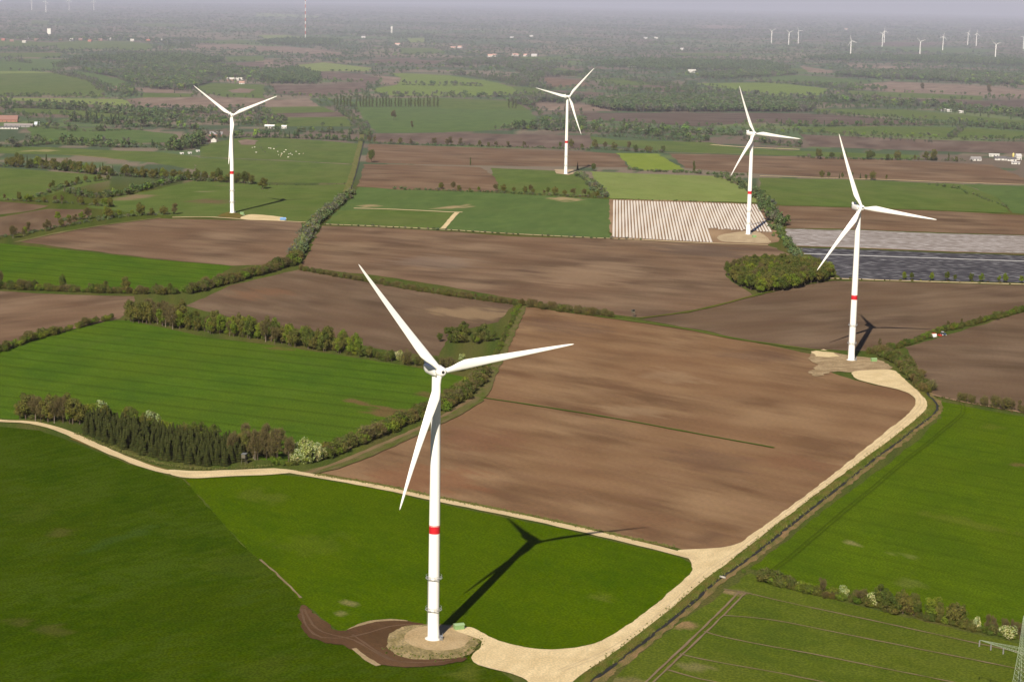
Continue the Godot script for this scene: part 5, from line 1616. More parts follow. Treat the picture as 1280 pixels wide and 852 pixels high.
	mass("field_hedge", "brown leafless hedge along the top of the large ploughed field", "hedge", row_spots([655, 383, 700, 389, 730, 393, 763, 397], 1.7, 1.5, 4.5, 7.5, ["thorn", 6, "hedge", 1], 1.0))
	singles(row_spots([420, 346, 450, 351, 480, 356, 560, 369, 610, 376], 11.0, 1.5, 4.0, 6.5, ["bare", 3, "thorn", 4], 0.9), "standing in the gappy hedge between ploughed fields", "bare growth in the gappy hedge")
	# round wood in the brown fields
	singles(wood_spots([908, 346, 930, 361, 950, 367, 985, 363, 1036, 351, 1038, 344, 1000, 336, 960, 334, 925, 337], 6.0, 11.0, 15.0, ["fresh", 2, "budding", 5, "mid", 4, "bare", 1], 1.0), "in the round wood among brown fields", "round wood trees")
	# second turbine's hedges
	mass("field_hedge", "olive hedge between the brown fields right of the second turbine", "hedge", row_spots([1102, 440, 1130, 432, 1160, 422, 1180, 414, 1230, 402, 1290, 386], 1.5, 1.1, 3.2, 5.0, ["hedge", 5, "shrub", 3], 1.0))
	singles(row_spots([1178, 414, 1212, 406, 1236, 402, 1268, 393], 17.0, 2.0, 5.0, 8.5, ["budding", 3, "bare", 2], 0.7), "in the olive hedge right of the second turbine", "trees in the olive hedge")
	mass("field_hedge", "brown green hedge round the bend of the gravel road", "hedge", row_spots([1092, 441, 1112, 449, 1128, 457, 1142, 470, 1152, 483, 1160, 492], 1.4, 1.8, 5.0, 8.0, ["hedge", 5, "thorn", 3, "shrub", 1], 1.0))
	singles([[G2(1100, 437), "bare", 8.0, 0.6], [G2(1150, 478), "bare", 6.0, 0.8]], "rising from the hedge at the gravel road bend", "bare trees at the bend")
	singles(row_spots([1194, 500, 1215, 504, 1240, 509, 1262, 513, 1290, 519], 3.2, 1.2, 5.0, 8.0, ["thorn", 4, "bare", 2], 0.8, 0.1), "in the sparse row beside the right hand crop", "sparse row beside the crop")
	mass("field_hedge", "low brown hedge bottom beside the right hand crop", "hedge", row_spots([1170, 496, 1215, 505, 1290, 520], 2.2, 0.7, 0.8, 1.8, ["thorn", 3, "hedge", 3], 1.1))
	# lower right hedge
	for q in [["hedge", 957, 726, 5.6, 1.5], ["hedge", 970, 729, 6.4, 1.4], ["hedge", 981, 731, 5.0, 1.3], ["shrub", 930, 716, 1.8, 1.0], ["shrub", 1003, 738, 4.6, 1.3], ["shrub", 1013, 741, 4.6, 1.4], ["shrub", 1022, 743, 4.0, 1.2], ["bare", 1028, 745, 8.0, 0.75], ["shrub", 1038, 746, 4.6, 1.1], ["hedge", 1046, 748, 3.4, 1.0], ["thorn", 1076, 752, 5.5, 1.1], ["hedge", 1068, 752, 4.0, 1.0], ["hedge", 1085, 755, 4.0, 1.0]]:
		plant(TREE_NAMES[q[0]], q[0], G(q[1], q[2]), q[3], "%s in the hedge at the end of the olive crop" % TREE_LOOKS[q[0]], "tree" if q[0] == "bare" else "shrub", "hedge at the crop end: " + q[0], q[4])
	for q in [[998, 734, 2.8, 0.7], [1055, 747, 5.4, 1.0], [1096, 757, 6.2, 1.1]]:
		plant("blossoming_shrub", "blossom", G(q[0], q[1]), q[2], "white blossoming shrub in the hedge at the end of the olive crop", "shrub", "blossoming shrubs at the crop end", q[3])
	singles(row_spots([1108, 762, 1130, 767, 1160, 773, 1185, 779, 1203, 783], 2.8, 1.2, 9.5, 12.5, ["mid", 4, "fresh", 2, "budding", 3], 0.85), "in the tree row at the end of the olive crop", "tree row at the crop end")
	plant("blossoming_shrub", "blossom", G(1222, 788), 6.0, "slim white blossoming shrub between the tree row and the pylon", "shrub", "", 0.6)
	plant("blossoming_shrub", "blossom", G(1261, 797), 5.4, "broad white blossoming shrub beside the pylon", "shrub", "", 1.35)
	singles([[G2(1234, 791), "bare", 7.5, 0.7], [G2(1242, 792), "bare", 7.0, 0.7], [G2(1256, 792), "bare", 6.5, 0.8], [G2(1266, 795), "bare", 6.5, 0.8], [G2(1215, 786), "hedge", 4.0, 0.9], [G2(1208, 785), "shrub", 3.5, 0.9], [G2(1275, 799), "bare", 7.0, 0.8]], "between the tree row and the lattice pylon", "growth by the pylon")
	# roadside trees in front of the black film
	for x in [1131, 1140, 1165, 1184, 1194, 1214, 1227, 1249, 1257, 1277]:
		plant("leafy_tree", "fresh" if x % 2 else "mid", G(x, 349.5 + (x - 1130) * 0.03), rng.randf_range(6.5, 9.0), "young green roadside tree in front of the black film field", "tree", "roadside trees by the film field", 0.85)
	# rough grass along the ditch, the tracks and round the near turbine
	var tuft := Soup.new()
	var r := RandomNumberGenerator.new()
	r.seed = 77
	for i in 16:
		var t := r.randf() * TAU
		var o := Vector3(cos(t), 0, sin(t)) * r.randf() * 0.35
		var lean := Vector3(r.randf_range(-0.3, 0.3), r.randf_range(0.3, 0.75), r.randf_range(-0.3, 0.3))
		var sd := Vector3(-sin(t), 0, cos(t)) * 0.10
		tuft.tri(o - sd, o + lean, o + sd, jitter_color([Color(0.10, 0.13, 0.03), Color(0.16, 0.15, 0.06), Color(0.07, 0.10, 0.02)][i % 3], r, 0.25))
	var tuft_mesh := tuft.mesh(leaf_mat())
	for q in [[[740, 843, 785, 809, 821, 781, 859, 750, 900, 718, 940, 688, 975, 660, 1015, 630, 1055, 599, 1095, 567, 1120, 550, 1148, 528, 1163, 513], 1.5, 2600, "rough grass on the bank between gravel road and ditch"], [[395, 594, 440, 601, 490, 610, 540, 621, 600, 633, 660, 645, 720, 658, 780, 672, 840, 685], 0.9, 1500, "rough grass along the sand track below the ploughed field"], [[95, 543, 130, 557, 175, 573, 215, 583, 260, 587, 310, 585, 340, 582], 0.8, 700, "rough grass between plantation and sand track"], [[488, 812, 506, 820, 540, 823, 573, 820, 595, 808, 600, 798], 1.6, 110, "weedy grass on the spoil ring round the large turbine"]]:
		var path := smooth_path(world_poly(q[0]), 1.0)
		var at := []
		for i in q[2]:
			var p: Vector2 = path[r.randi() % path.size()] + Vector2(r.randfn(), r.randfn()) * q[1]
			var s := r.randf_range(0.5, 1.3)
			var tint := r.randf_range(0.7, 1.4)
			at.append([Transform3D(Basis(Vector3.UP, r.randf() * TAU).scaled(Vector3.ONE * s), on_ground(p, 0.4)), Color(tint, tint * 0.95, tint * 0.9)])
		var root := thing("rough_grass", q[3], "grass")
		root.set_meta("kind", "stuff")
		copies_of(tuft_mesh, at, root, "tuft")

func build_far_trees() -> void:
	var L := ["budding", 4, "mid", 3, "fresh", 1, "bare", 2]
	var LB := ["bare", 4, "budding", 3, "mid", 1]
	var LD := ["mid", 4, "budding", 2, "conifer", 2]
	# --- tree rows whose trees can be told apart, 1.5 to 3.5 km away
	singles(row_spots([-10, 208, 30, 209, 70, 212, 110, 217, 150, 220, 200, 223], 5.0, 4.0, 13.0, 19.0, ["budding", 5, "fresh", 1, "mid", 3, "conifer", 2], 0.95), "in the mixed row below the striped meadow", "mixed row below the striped meadow")
	singles(row_spots([200, 223, 250, 226, 300, 229, 315, 230], 6.0, 3.0, 12.0, 17.0, ["budding", 4, "mid", 3], 1.0), "in the round headed row behind the meadow turbine", "row behind the meadow turbine")
	for q in [["undergrowth below the mixed row of the striped meadow", [-10, 208, 30, 209, 70, 212, 110, 217, 150, 220, 200, 223, 250, 226, 315, 230], 4.0, 8.0], ["undergrowth along the brown field's upper track", [75, 276, 110, 274, 150, 271, 180, 269, 217, 268], 2.0, 5.0], ["undergrowth between the two small grey brown fields", [8, 250, 40, 252, 75, 254, 105, 256, 140, 259], 2.0, 5.0], ["undergrowth in the hedge of the far green meadow", [40, 247, 62, 240, 80, 234, 100, 229, 135, 225], 2.5, 6.0], ["undergrowth in the leafless row between ploughed strips", [462, 179, 520, 181, 600, 183, 700, 186, 740, 188], 2.5, 6.0], ["undergrowth in the row above the right hand ploughed field", [1000, 197, 1060, 199, 1110, 200, 1150, 200, 1210, 202], 2.5, 7.0], ["undergrowth behind the lime green field", [830, 191, 800, 190, 770, 188, 745, 186], 2.5, 7.0]]:
		mass("undergrowth", q[0], "undergrowth", row_spots(q[1], 4.0, 2.5, q[2], q[3], ["hedge", 4, "shrub", 2, "thorn", 3], 1.2))
	plant("budding_tree", "budding", G(328, 236), 15.0, "big round solitary tree in the meadow beside the turbine", "tree", "", 1.35)
	singles(row_spots([75, 276, 110, 274, 150, 271, 180, 269, 217, 268], 11.0, 3.0, 9.0, 14.0, ["fresh", 4, "budding", 4, "bare", 2], 1.0), "in the tree row along the brown field's upper track", "tree row along the upper track")
	singles(row_spots([-5, 300, 25, 295, 60, 287, 95, 280], 14.0, 3.0, 8.0, 13.0, ["bare", 4, "budding", 4, "fresh", 1], 1.0), "on the bank beside the grey brown field", "trees beside the grey brown field")
	singles(row_spots([8, 250, 40, 252, 75, 254, 105, 256, 140, 259], 12.0, 3.0, 8.0, 14.0, ["bare", 3, "budding", 3, "fresh", 1], 0.95), "between the two small grey brown fields", "trees between grey brown fields")
	singles(row_spots([62, 236, 80, 232, 100, 228, 135, 224], 14.0, 4.0, 7.0, 12.0, ["mid", 3, "budding", 3], 1.0), "in the hedge of the far green meadow", "hedge trees of the green meadow")
	singles(row_spots([545, 235, 575, 239, 600, 239, 640, 240, 660, 241], 14.0, 3.0, 6.0, 10.0, ["budding", 3, "fresh", 2, "bare", 1], 1.0), "between small ploughed field and tramlined green", "trees below the small ploughed field")
	singles([[G2(464, 203), "mid", 20.0, 0.8], [G2(588, 207), "poplar", 12.0, 1.0], [G2(742, 214), "mid", 12.0, 0.8], [G2(867.5, 216), "poplar", 17.0, 1.3], [G2(722, 212), "conifer", 11.0, 0.9]], "standing alone in the hedge between ploughed strips", "solitary trees between ploughed strips")
	var pop := []
	for x in range(446, 547, 4): pop.append([G2(x + rng.randf_range(-1, 1), 133.5), "poplar", rng.randf_range(17, 23), 1.2])
	for x in range(418, 441, 4): pop.append([G2(x, 133.5), "poplar", rng.randf_range(18, 24), 1.3])
	for x in [636, 641, 645]: pop.append([G2(x, 135.5), "poplar", 21.0, 1.2])
	singles(pop, "in the long straight row across the green fields", "poplar row across the fields")
	singles([[G2(492, 150), "bare", 19.0, 0.9], [G2(515, 161), "bare", 14.0, 0.8]], "standing alone in the teal green field", "solitary trees in the teal field")
	singles(row_spots([462, 179, 490, 180, 520, 181, 560, 182, 600, 183, 650, 185], 15.0, 4.0, 9.0, 14.0, ["bare", 5, "budding", 2], 1.1, 0.15), "in the row of leafless trees between ploughed strips", "leafless row between ploughed strips")
	singles([[G2(1153, 114), "bare", 22.0, 1.0], [G2(1237, 118), "bare", 26.0, 1.0]], "standing alone beside the pale far fields", "solitary trees by the pale fields")
	singles(row_spots([1030, 222, 1060, 223, 1085, 224.5, 1105, 225], 8.0, 3.0, 7.0, 13.0, ["mid", 3, "budding", 2, "conifer", 1], 0.9), "on the sandy line above the right hand meadow", "trees above the right hand meadow")
	singles(row_spots([1020, 199, 1060, 199, 1110, 200, 1150, 200, 1200, 202], 17.0, 5.0, 10.0, 19.0, ["mid", 3, "budding", 3, "poplar", 1], 1.0), "in the row above the right hand ploughed field", "row above the right hand field")
	singles(row_spots([830, 191, 800, 190, 770, 188, 745, 186, 700, 185], 15.0, 4.0, 10.0, 16.0, ["bare", 3, "budding", 3, "mid", 1], 1.0), "in the row behind the lime green field", "row behind the lime field")
	singles(row_spots([655, 240, 690, 243, 720, 245, 745, 246], 9.0, 2.5, 7.0, 11.0, ["budding", 3, "mid", 2, "bare", 2], 1.0), "between green plots below the fourth turbine", "trees below the far turbine")
	# --- hedges and belts that read as one mass each
	var belts := [
		["green hedge on the bank of the far green meadow", [85, 240, 112, 247, 150, 244, 190, 234, 232, 223], 4.0, 3.0, 7.0, 10.0, L],
		["thin hedge along the track between brown fields", [0, 297, 40, 290, 90, 281, 150, 272, 215, 267], 4.0, 2.0, 2.0, 4.5, ["hedge", 3, "thorn", 3]],
		["low shrub line beside the sandy field track", [405, 281, 480, 284, 560, 288, 640, 293, 720, 297, 800, 300], 7.0, 1.0, 1.5, 3.5, ["hedge", 3, "thorn", 3]],
		["green hedge between tramlined green and ploughed field", [497, 236.5, 560, 239, 620, 241, 690, 245, 757, 248], 4.0, 2.0, 2.5, 5.0, ["hedge", 3, "thorn", 2, "shrub", 2]],
		["dark double hedge slanting below the far turbine", [722, 218, 735, 226, 746, 238, 757, 247], 3.5, 3.0, 5.0, 8.0, ["hedge", 4, "thorn", 2]],
		["low hedge along the top of the film covered ridges", [763, 249.5, 830, 251, 900, 253.5, 950, 256], 5.0, 1.5, 1.5, 3.0, ["hedge", 2, "shrub", 2]],
		["hedge below the lime green field", [786, 212, 820, 215, 855, 216, 890, 218, 940, 219.5], 5.0, 2.0, 4.0, 7.5, ["hedge", 4, "shrub", 2]],
		["scrubby hedge slanting past the film turbine", [903, 222, 920, 228, 938, 237, 952, 247, 962, 254], 4.0, 4.0, 6.0, 9.0, ["budding", 3, "hedge", 4, "mid", 1]],
		["thicket at the corner of the film covered ridges", [950, 254, 958, 262, 965, 270, 972, 278, 978, 283], 3.5, 4.0, 8.0, 13.0, ["budding", 4, "mid", 2, "bare", 1]],
		["bushy hedge from the sandy pad to the round wood", [968, 284, 978, 296, 988, 310, 998, 322, 1010, 332], 3.5, 2.5, 3.5, 7.0, ["hedge", 3, "shrub", 3, "fresh", 1]],
		["dotted hedge crossing the right hand meadow", [1165, 231, 1195, 236, 1220, 245, 1245, 254, 1262, 262], 13.0, 2.0, 3.0, 6.0, ["hedge", 3, "shrub", 2]],
		["low roadside shrubs in front of the black film", [1040, 349, 1120, 351, 1200, 353, 1290, 356], 8.0, 1.5, 1.0, 2.5, ["hedge", 3, "thorn", 3]],
		["hedge above the cattle meadow", [330, 172, 380, 173, 420, 175, 455, 177], 6.0, 5.0, 10.0, 14.0, LD],
		["second belt above the cattle meadow", [330, 164, 380, 165, 420, 166, 450, 168], 8.0, 8.0, 10.0, 14.0, L],
		["dotted fence hedge crossing the cattle meadow", [325, 231, 370, 231.5, 410, 230.5, 440, 229.5], 10.0, 1.5, 1.5, 3.0, ["hedge", 2, "thorn", 2]],
		["dark hedge beside the far ditch", [425, 137, 435, 145, 447, 155, 456, 165, 460, 172], 6.0, 5.0, 8.0, 14.0, LB],
		["wood edge above the brown strips", [640, 159, 690, 163, 740, 165, 790, 167, 835, 172, 880, 176], 6.0, 8.0, 11.0, 17.0, L],
		["dark grove behind the fourth turbine", [640, 162, 680, 158, 720, 158, 733, 162], 7.0, 12.0, 14.0, 22.0, LD],
		["plantation strip behind the lime green field", [745, 170, 790, 172, 840, 175, 878, 178], 6.0, 6.0, 7.0, 10.0, ["budding", 4, "bare", 3]],
		["grove beside the long pale farm road", [935, 176, 950, 178, 975, 181, 1000, 184], 6.0, 6.0, 9.0, 14.0, LB],
		["tree belt behind the pale farm road", [780, 160, 840, 165, 890, 168, 940, 170], 6.0, 7.0, 12.0, 17.0, L],
		["broken belt above the right hand brown strip", [980, 157, 1030, 158, 1080, 157, 1140, 157, 1200, 157, 1290, 163], 9.0, 6.0, 10.0, 15.0, LD],
		["belt across the pale right hand meadows", [1000, 128, 1060, 128, 1110, 131, 1160, 133, 1180, 134], 8.0, 9.0, 16.0, 24.0, L],
		["round headed belt behind the far white houses", [1185, 137, 1210, 140, 1240, 142, 1290, 147], 8.0, 9.0, 16.0, 24.0, L],
		["hedge under the far right green strip", [1025, 142, 1080, 147, 1140, 152, 1200, 156, 1290, 164], 10.0, 6.0, 8.0, 12.0, LD],
		["short dark hedge between two far green meadows", [1204, 159, 1198, 164, 1191, 172], 8.0, 4.0, 8.0, 12.0, LB],
		["hedge under the far right meadows", [1000, 168, 1060, 169, 1130, 172, 1190, 174, 1290, 178], 11.0, 5.0, 7.0, 14.0, L],
		["plantation strip in the far brown field", [1060, 172, 1110, 175, 1168, 179], 6.0, 6.0, 6.0, 9.0, ["bare", 4, "budding", 2]],
		["field hedge behind the lime meadow", [950, 103, 1000, 106, 1040, 109, 1065, 113], 12.0, 8.0, 12.0, 18.0, LB],
		["hedge above the far turbine's lime fields", [740, 99, 790, 101, 840, 109, 900, 116, 950, 121, 1010, 123], 14.0, 10.0, 12.0, 18.0, LB],
		["hedge between the lime field and poplars", [505, 106, 540, 107, 580, 107, 602, 108], 9.0, 6.0, 10.0, 16.0, LB],
		["hedge below the far lime field", [440, 122, 500, 121, 560, 121, 620, 121, 690, 119], 11.0, 7.0, 11.0, 18.0, LB],
		["hedge slanting over the far lime field", [570, 93, 610, 98, 650, 106, 690, 112], 11.0, 8.0, 12.0, 18.0, LB],
		["trees round the left hand farm", [40, 158, 60, 160, 100, 164, 140, 163, 165, 163], 9.0, 9.0, 10.0, 18.0, L],
		["trees below the left hand farm", [-10, 183, 10, 184, 35, 182, 60, 180, 80, 180, 110, 182, 150, 184], 8.0, 6.0, 11.0, 20.0, L],
		["hedge between the striped meadow and bare patches", [85, 181, 110, 182, 140, 184, 170, 184, 205, 184], 7.0, 5.0, 9.0, 14.0, LD],
		["big dark grove left of the turbine farm", [213, 188, 225, 186, 238, 183, 248, 177], 5.0, 9.0, 16.0, 23.0, ["budding", 4, "mid", 4]],
		["grove behind the turbine farm", [255, 172, 280, 172, 300, 172, 325, 172], 7.0, 8.0, 12.0, 18.0, L],
		["belt above the left hand farm", [-10, 135, 30, 135, 60, 136, 100, 138, 140, 142, 190, 147], 8.0, 7.0, 14.0, 20.0, ["budding", 4, "mid", 3]],
		["dark conifer belt behind the left hand farm", [84, 152, 110, 153, 130, 155, 160, 156], 6.0, 7.0, 16.0, 22.0, ["conifer", 5, "mid", 1]],
		["mixed belt right of the conifer belt", [160, 158, 190, 158, 215, 160, 250, 162], 6.0, 12.0, 12.0, 20.0, L],
		["belt under the pale brown strip", [185, 145, 230, 141, 270, 141, 330, 144], 9.0, 14.0, 12.0, 18.0, L],
		["mixed belt behind the meadow turbine", [190, 152, 230, 152, 280, 154, 330, 156, 345, 150], 10.0, 14.0, 12.0, 18.0, L],
		["hedge of the far left green fields", [-10, 120, 20, 120.5, 45, 121], 9.0, 5.0, 8.0, 13.0, LB],
		["dotted hedge of the far left green fields", [50, 121, 90, 121.5, 130, 122.5, 155, 124], 24.0, 6.0, 8.0, 16.0, LB],
		["winding hedge among the far left fields", [68, 91, 85, 95, 105, 99, 118, 103, 128, 112, 140, 116], 12.0, 8.0, 8.0, 14.0, LB],
		["upper winding hedge among the far left fields", [70, 84, 85, 78, 100, 75, 130, 75], 14.0, 8.0, 10.0, 16.0, LD],
		["short hedge in the far left fields", [38, 89, 55, 89.5, 70, 90], 10.0, 5.0, 8.0, 12.0, LD],
		["hedge left of the far village fields", [-10, 76, 20, 77, 35, 79], 12.0, 10.0, 12.0, 18.0, LB],
		["belt between village fields", [-10, 63, 20, 63, 40, 64, 70, 65, 90, 66], 18.0, 12.0, 14.0, 20.0, LD],
		["belt in front of the church houses", [205, 56, 225, 57, 235, 60], 16.0, 14.0, 14.0, 20.0, LD],
	]
	for b in belts:
		var spots := row_spots(b[1], b[2], b[3], b[4], b[5], b[6], 1.1)
		if b[4] > 6.0: spots += row_spots(b[1], maxf(b[2] * 0.5, 4.0), b[3] * 0.8, b[4] * 0.3, b[4] * 0.65, ["hedge", 4, "shrub", 2, "thorn", 2], 1.3)
		mass("tree_belt" if b[4] > 6.0 else "field_hedge", b[0], "trees" if b[4] > 6.0 else "hedge", spots)
	var woods := [
		["mixed wood left of the meadow turbine's blade", [100, 90, 150, 92, 200, 96, 250, 95, 262, 104, 240, 112, 215, 113, 190, 112, 160, 103, 140, 96], 13.0, 13.0, 20.0, L],
		["dark wood beyond the mixed wood", [90, 75, 150, 73, 220, 71, 280, 76, 275, 79, 230, 79, 190, 82, 160, 80, 120, 76], 15.0, 14.0, 22.0, LD],
		["brown wood in front of the dark wood", [155, 82, 190, 82, 240, 81, 290, 86, 330, 92, 330, 102, 260, 95, 200, 92, 160, 90], 15.0, 13.0, 20.0, L],
		["small wood by the winding hedge", [148, 111, 160, 110, 168, 117, 160, 120, 150, 117], 9.0, 11.0, 17.0, L],
		["wood above the brown triangle field", [325, 92, 370, 88, 400, 96, 395, 105, 340, 105, 325, 100], 13.0, 13.0, 20.0, LD],
		["brown wood right of the lime field", [640, 97, 680, 93, 740, 94, 680, 97, 660, 108, 640, 105], 14.0, 13.0, 18.0, LB],
		["long wood behind the fourth turbine's field", [735, 132, 800, 125, 860, 124, 920, 126, 970, 128, 1020, 133, 1016, 140, 950, 140, 850, 140, 790, 140, 760, 138], 9.5, 14.0, 20.0, ["mid", 4, "budding", 4, "bare", 2]],
		["brown wood left of the far turbine", [640, 127, 690, 122, 730, 124, 720, 129, 672, 128, 664, 133, 640, 130], 11.0, 13.0, 19.0, LB],
		["conifer block on the far right plain", [1000, 75, 1060, 76, 1110, 77, 1200, 80, 1290, 84, 1290, 78, 1200, 73, 1120, 73, 1060, 72], 18.0, 16.0, 22.0, LD],
		["belt wood behind the pale right fields", [1040, 95, 1110, 92, 1200, 92, 1300, 99, 1300, 108, 1220, 104, 1150, 100, 1110, 99], 12.0, 14.0, 21.0, L],
		["wood above the lime meadow", [870, 97, 950, 90, 1000, 93, 960, 97, 900, 99], 14.0, 13.0, 19.0, L],
		["dark wood round the far white sheds", [740, 82, 800, 76, 870, 78, 960, 80, 990, 88, 900, 88, 820, 88], 17.0, 13.0, 20.0, LD],
		["wood strip under the hamlet", [555, 84, 620, 80, 650, 92, 690, 90, 700, 83, 640, 76, 560, 78], 17.0, 13.0, 20.0, LB],
		["dark wood at the foot of the radio mast", [320, 54, 360, 50, 430, 52, 420, 58, 340, 56], 22.0, 14.0, 22.0, LD],
	]
	for w in woods:
		mass("woodland", w[0], "wood", wood_spots(w[1], w[2], w[3], w[4], w[5], 1.25), "", "stuff")
	# --- the wooded plain beyond, belt upon belt to the horizon
	var band_names := ["loose woods and hedges beyond the last laid out fields", "hazy belts of trees on the middle plain", "blue grey woods fading towards the horizon", "last pale woods under the horizon haze"]
	var bands := [[3300.0, 5200.0, 17.0, 1.15], [5200.0, 8500.0, 25.0, 1.6], [8500.0, 14500.0, 42.0, 2.3], [14500.0, 30000.0, 85.0, 4.2]]
	for bi in 4:
		var q: Array = bands[bi]
		var spots := []
		var z := -float(q[0])
		while z > -float(q[1]):
			var half := -z * 0.30
			var x := -half
			while x < half:
				var p: Vector2 = Vector2(x, z) + Vector2(rng.randf_range(-0.5, 0.5), rng.randf_range(-0.5, 0.5)) * q[2]
				x += q[2]
				# woods drawn out across the view plus hedges along the edges of the distant fields
				var w := noise_a.get_noise_2d(p.x * 0.00045, p.y * 0.0011) + 0.5 * noise_b.get_noise_2d(p.x * 0.0016, p.y * 0.0035)
				var wp: Vector2 = p + Vector2(noise_a.get_noise_2d(p.x * 0.0008, p.y * 0.0008), noise_b.get_noise_2d(p.x * 0.0008, p.y * 0.0008)) * 160.0
				var v0 := noise_cell.get_noise_2d(wp.x * 0.0018, wp.y * 0.0024)
				var v1 := noise_cell.get_noise_2d((wp.x + q[2]) * 0.0018, wp.y * 0.0024)
				var v2 := noise_cell.get_noise_2d(wp.x * 0.0018, (wp.y + q[2]) * 0.0024)
				var edge: bool = (abs(v0 - v1) > 0.01 or abs(v0 - v2) > 0.01) and rng.randf() < [0.5, 0.4, 0.3, 0.3][bi]
				var limit: float = [0.52, 0.46, 0.38, 0.32][bi]
				if not (w > limit or edge): continue
				if w > limit and rng.randf() < 0.25: continue
				if bi < 3 and in_field(p): continue
				var mix: Array = LD if noise_c.get_noise_2d(p.x * 0.0013, p.y * 0.002) > 0.12 else (LB if noise_b.get_noise_2d(p.x * 0.001, p.y * 0.002) > 0.1 else L)
				spots.append([p, pick(mix), rng.randf_range(7.0, 11.0) if edge and w <= limit else rng.randf_range(11.0, 17.0), float(q[3])])
			z -= q[2]
		print("band ", bi, " ", spots.size())
		mass("far_woods", band_names[bi], "woods", spots, "", "stuff")

func in_field(p: Vector2) -> bool:
	for f in field_polys:
		if f[1].has_point(p) and Geometry2D.is_point_in_polygon(p, f[0]): return true
	return false

func build_buildings() -> void:
	var white := Color(0.50, 0.49, 0.465)
	var brick := Color(0.28, 0.13, 0.09)
	var red := Color(0.30, 0.11, 0.075)
	var grey := Color(0.22, 0.21, 0.21)
	var dark := Color(0.10, 0.095, 0.10)
	var g := "buildings of the left hand farm"
	make_house("farm_barn", "long barn with brown red roof at the edge of the conifer belt", "barn", 6, 152, 42, 17, 4.5, 6.5, brick, Color(0.22, 0.12, 0.095), 8, g)
	make_house("farm_shed", "long grey roofed shed in front of the brown red barn", "shed", 23, 158.5, 46, 11, 3.5, 2.2, grey, Color(0.27, 0.24, 0.23), 4, g)
	make_house("farm_shed", "white walled open shed below the grey roofed shed", "shed", 11, 161, 30, 8, 3.0, 1.2, white, dark, 3, g)
	make_house("storage_tent", "pale blue white storage tent beside the left hand farm", "tent", 46, 157, 9, 8, 2.5, 4.0, white, Color(0.55, 0.60, 0.68), 20)
	g = "buildings of the farm behind the meadow turbine"
	make_house("farm_barn", "grey roofed barn among trees behind the meadow turbine", "barn", 270, 170, 20, 10, 3.5, 3.5, brick, Color(0.26, 0.25, 0.26), 0, g)
	make_house("farm_house", "brown roofed farmhouse under the big grove", "house", 256, 177, 18, 10, 3.5, 4.5, brick, Color(0.15, 0.10, 0.08), 75, g)
	make_house("farm_house", "white gabled house facing the cattle meadow", "house", 267, 177.5, 8, 8, 4.0, 3.0, white, Color(0.20, 0.12, 0.09), 95, g)
	for q in [[237, 192], [227, 192.5], [247, 189.5]]:
		make_house("feed_shelter", "tiny white shelter at the meadow edge below the grove", "shelter", q[0], q[1], 5, 3, 1.8, 0.7, Color(0.5, 0.49, 0.46), Color(0.5, 0.49, 0.46), 5, "white shelters below the grove")
	make_house("greenhouse", "long white greenhouse roof above the cattle meadow hedge", "greenhouse", 337, 160.5, 16, 7, 4.5, 2.0, white, Color(0.75, 0.75, 0.73), 0)
	make_house("greenhouse", "shorter white greenhouse roof beside the long one", "greenhouse", 355, 160.5, 8, 6, 4.0, 1.6, white, Color(0.75, 0.75, 0.73), 0)
	g = "buildings of the right hand farm"
	make_house("farm_house", "grey roofed low house at the corner of the ploughed field", "house", 1220, 200.5, 15, 9, 2.8, 3.2, white, grey, 4, g)
	make_house("farm_shed", "long white shed at the back of the right hand farm", "shed", 1243, 195.5, 15, 7, 3.0, 1.5, white, white, -8, g)
	make_house("farm_shed", "dark roofed shed with white wall in the right hand farm", "shed", 1251, 200, 17, 9, 3.2, 2.6, white, dark, -4, g)
	make_house("farm_shed", "second dark roofed shed with white wall of the right hand farm", "shed", 1265, 201, 13, 9, 3.2, 2.4, white, dark, -6, g)
	make_house("farm_house", "tall white house of the right hand farm", "house", 1273, 199.5, 8, 8, 6.0, 3.0, white, Color(0.45, 0.44, 0.43), 10, g)
	make_house("farm_shed", "low white shed in front of the tall white house", "shed", 1270, 205, 12, 6, 2.6, 1.5, white, Color(0.30, 0.29, 0.29), -12, g)
	var silo := thing("feed_silo", "yellow feed silo beside the tall white house", "silo", G(1267, 198))
	part("tank", lathe([[0.3, 1.2], [1.5, 3.0], [1.5, 7.5], [0.2, 8.6]], 14), plain("silo_yellow", Color(0.62, 0.50, 0.16), 0.5), silo)
	for c in [Vector2(-1, -1), Vector2(1, -1), Vector2(1, 1), Vector2(-1, 1)]:
		var s := Soup.new()
		s.tube(Vector3(c.x, -0.2, c.y), Vector3(c.x, 4, c.y), 0.1, 0.1, 5)
		part("leg", s.mesh(), plain("galvanised", Color(0.42, 0.43, 0.44), 0.45, 0.6), silo)
	g = "white houses in the right hand tree belt"
	for q in [[1180, 139], [1186, 139.5], [1201, 141]]:
		make_house("roadside_house", "small white house under the far right hand trees", "house", q[0], q[1], 10, 8, 3.5, 2.0, white, white, 10, g)
	white = Color(0.50, 0.49, 0.46)
	g = "houses of the far village"
	for q in [[4, 51, 0], [30, 53.5, 1], [14, 52, 2], [45, 51, 2], [75, 50, 2], [100, 50.5, 2], [112, 52.5, 0], [119, 48, 1], [136, 50, 1], [125, 51, 2], [165, 51.5, 1], [185, 52, 0], [200, 51, 1], [89, 51, 1], [33, 48.5, 1]]:
		var wl: Color = [brick, white, brick][q[2]]
		make_house("village_house", ["red roofed village house below the white tower block", "white village house below the white tower block", "brown village house below the white tower block"][q[2]], "house", q[0], q[1], 15, 11, 5, 5, wl, [Color(0.34, 0.12, 0.08), Color(0.45, 0.43, 0.38), Color(0.22, 0.14, 0.12)][q[2]], rng.randf_range(-25, 25), g)
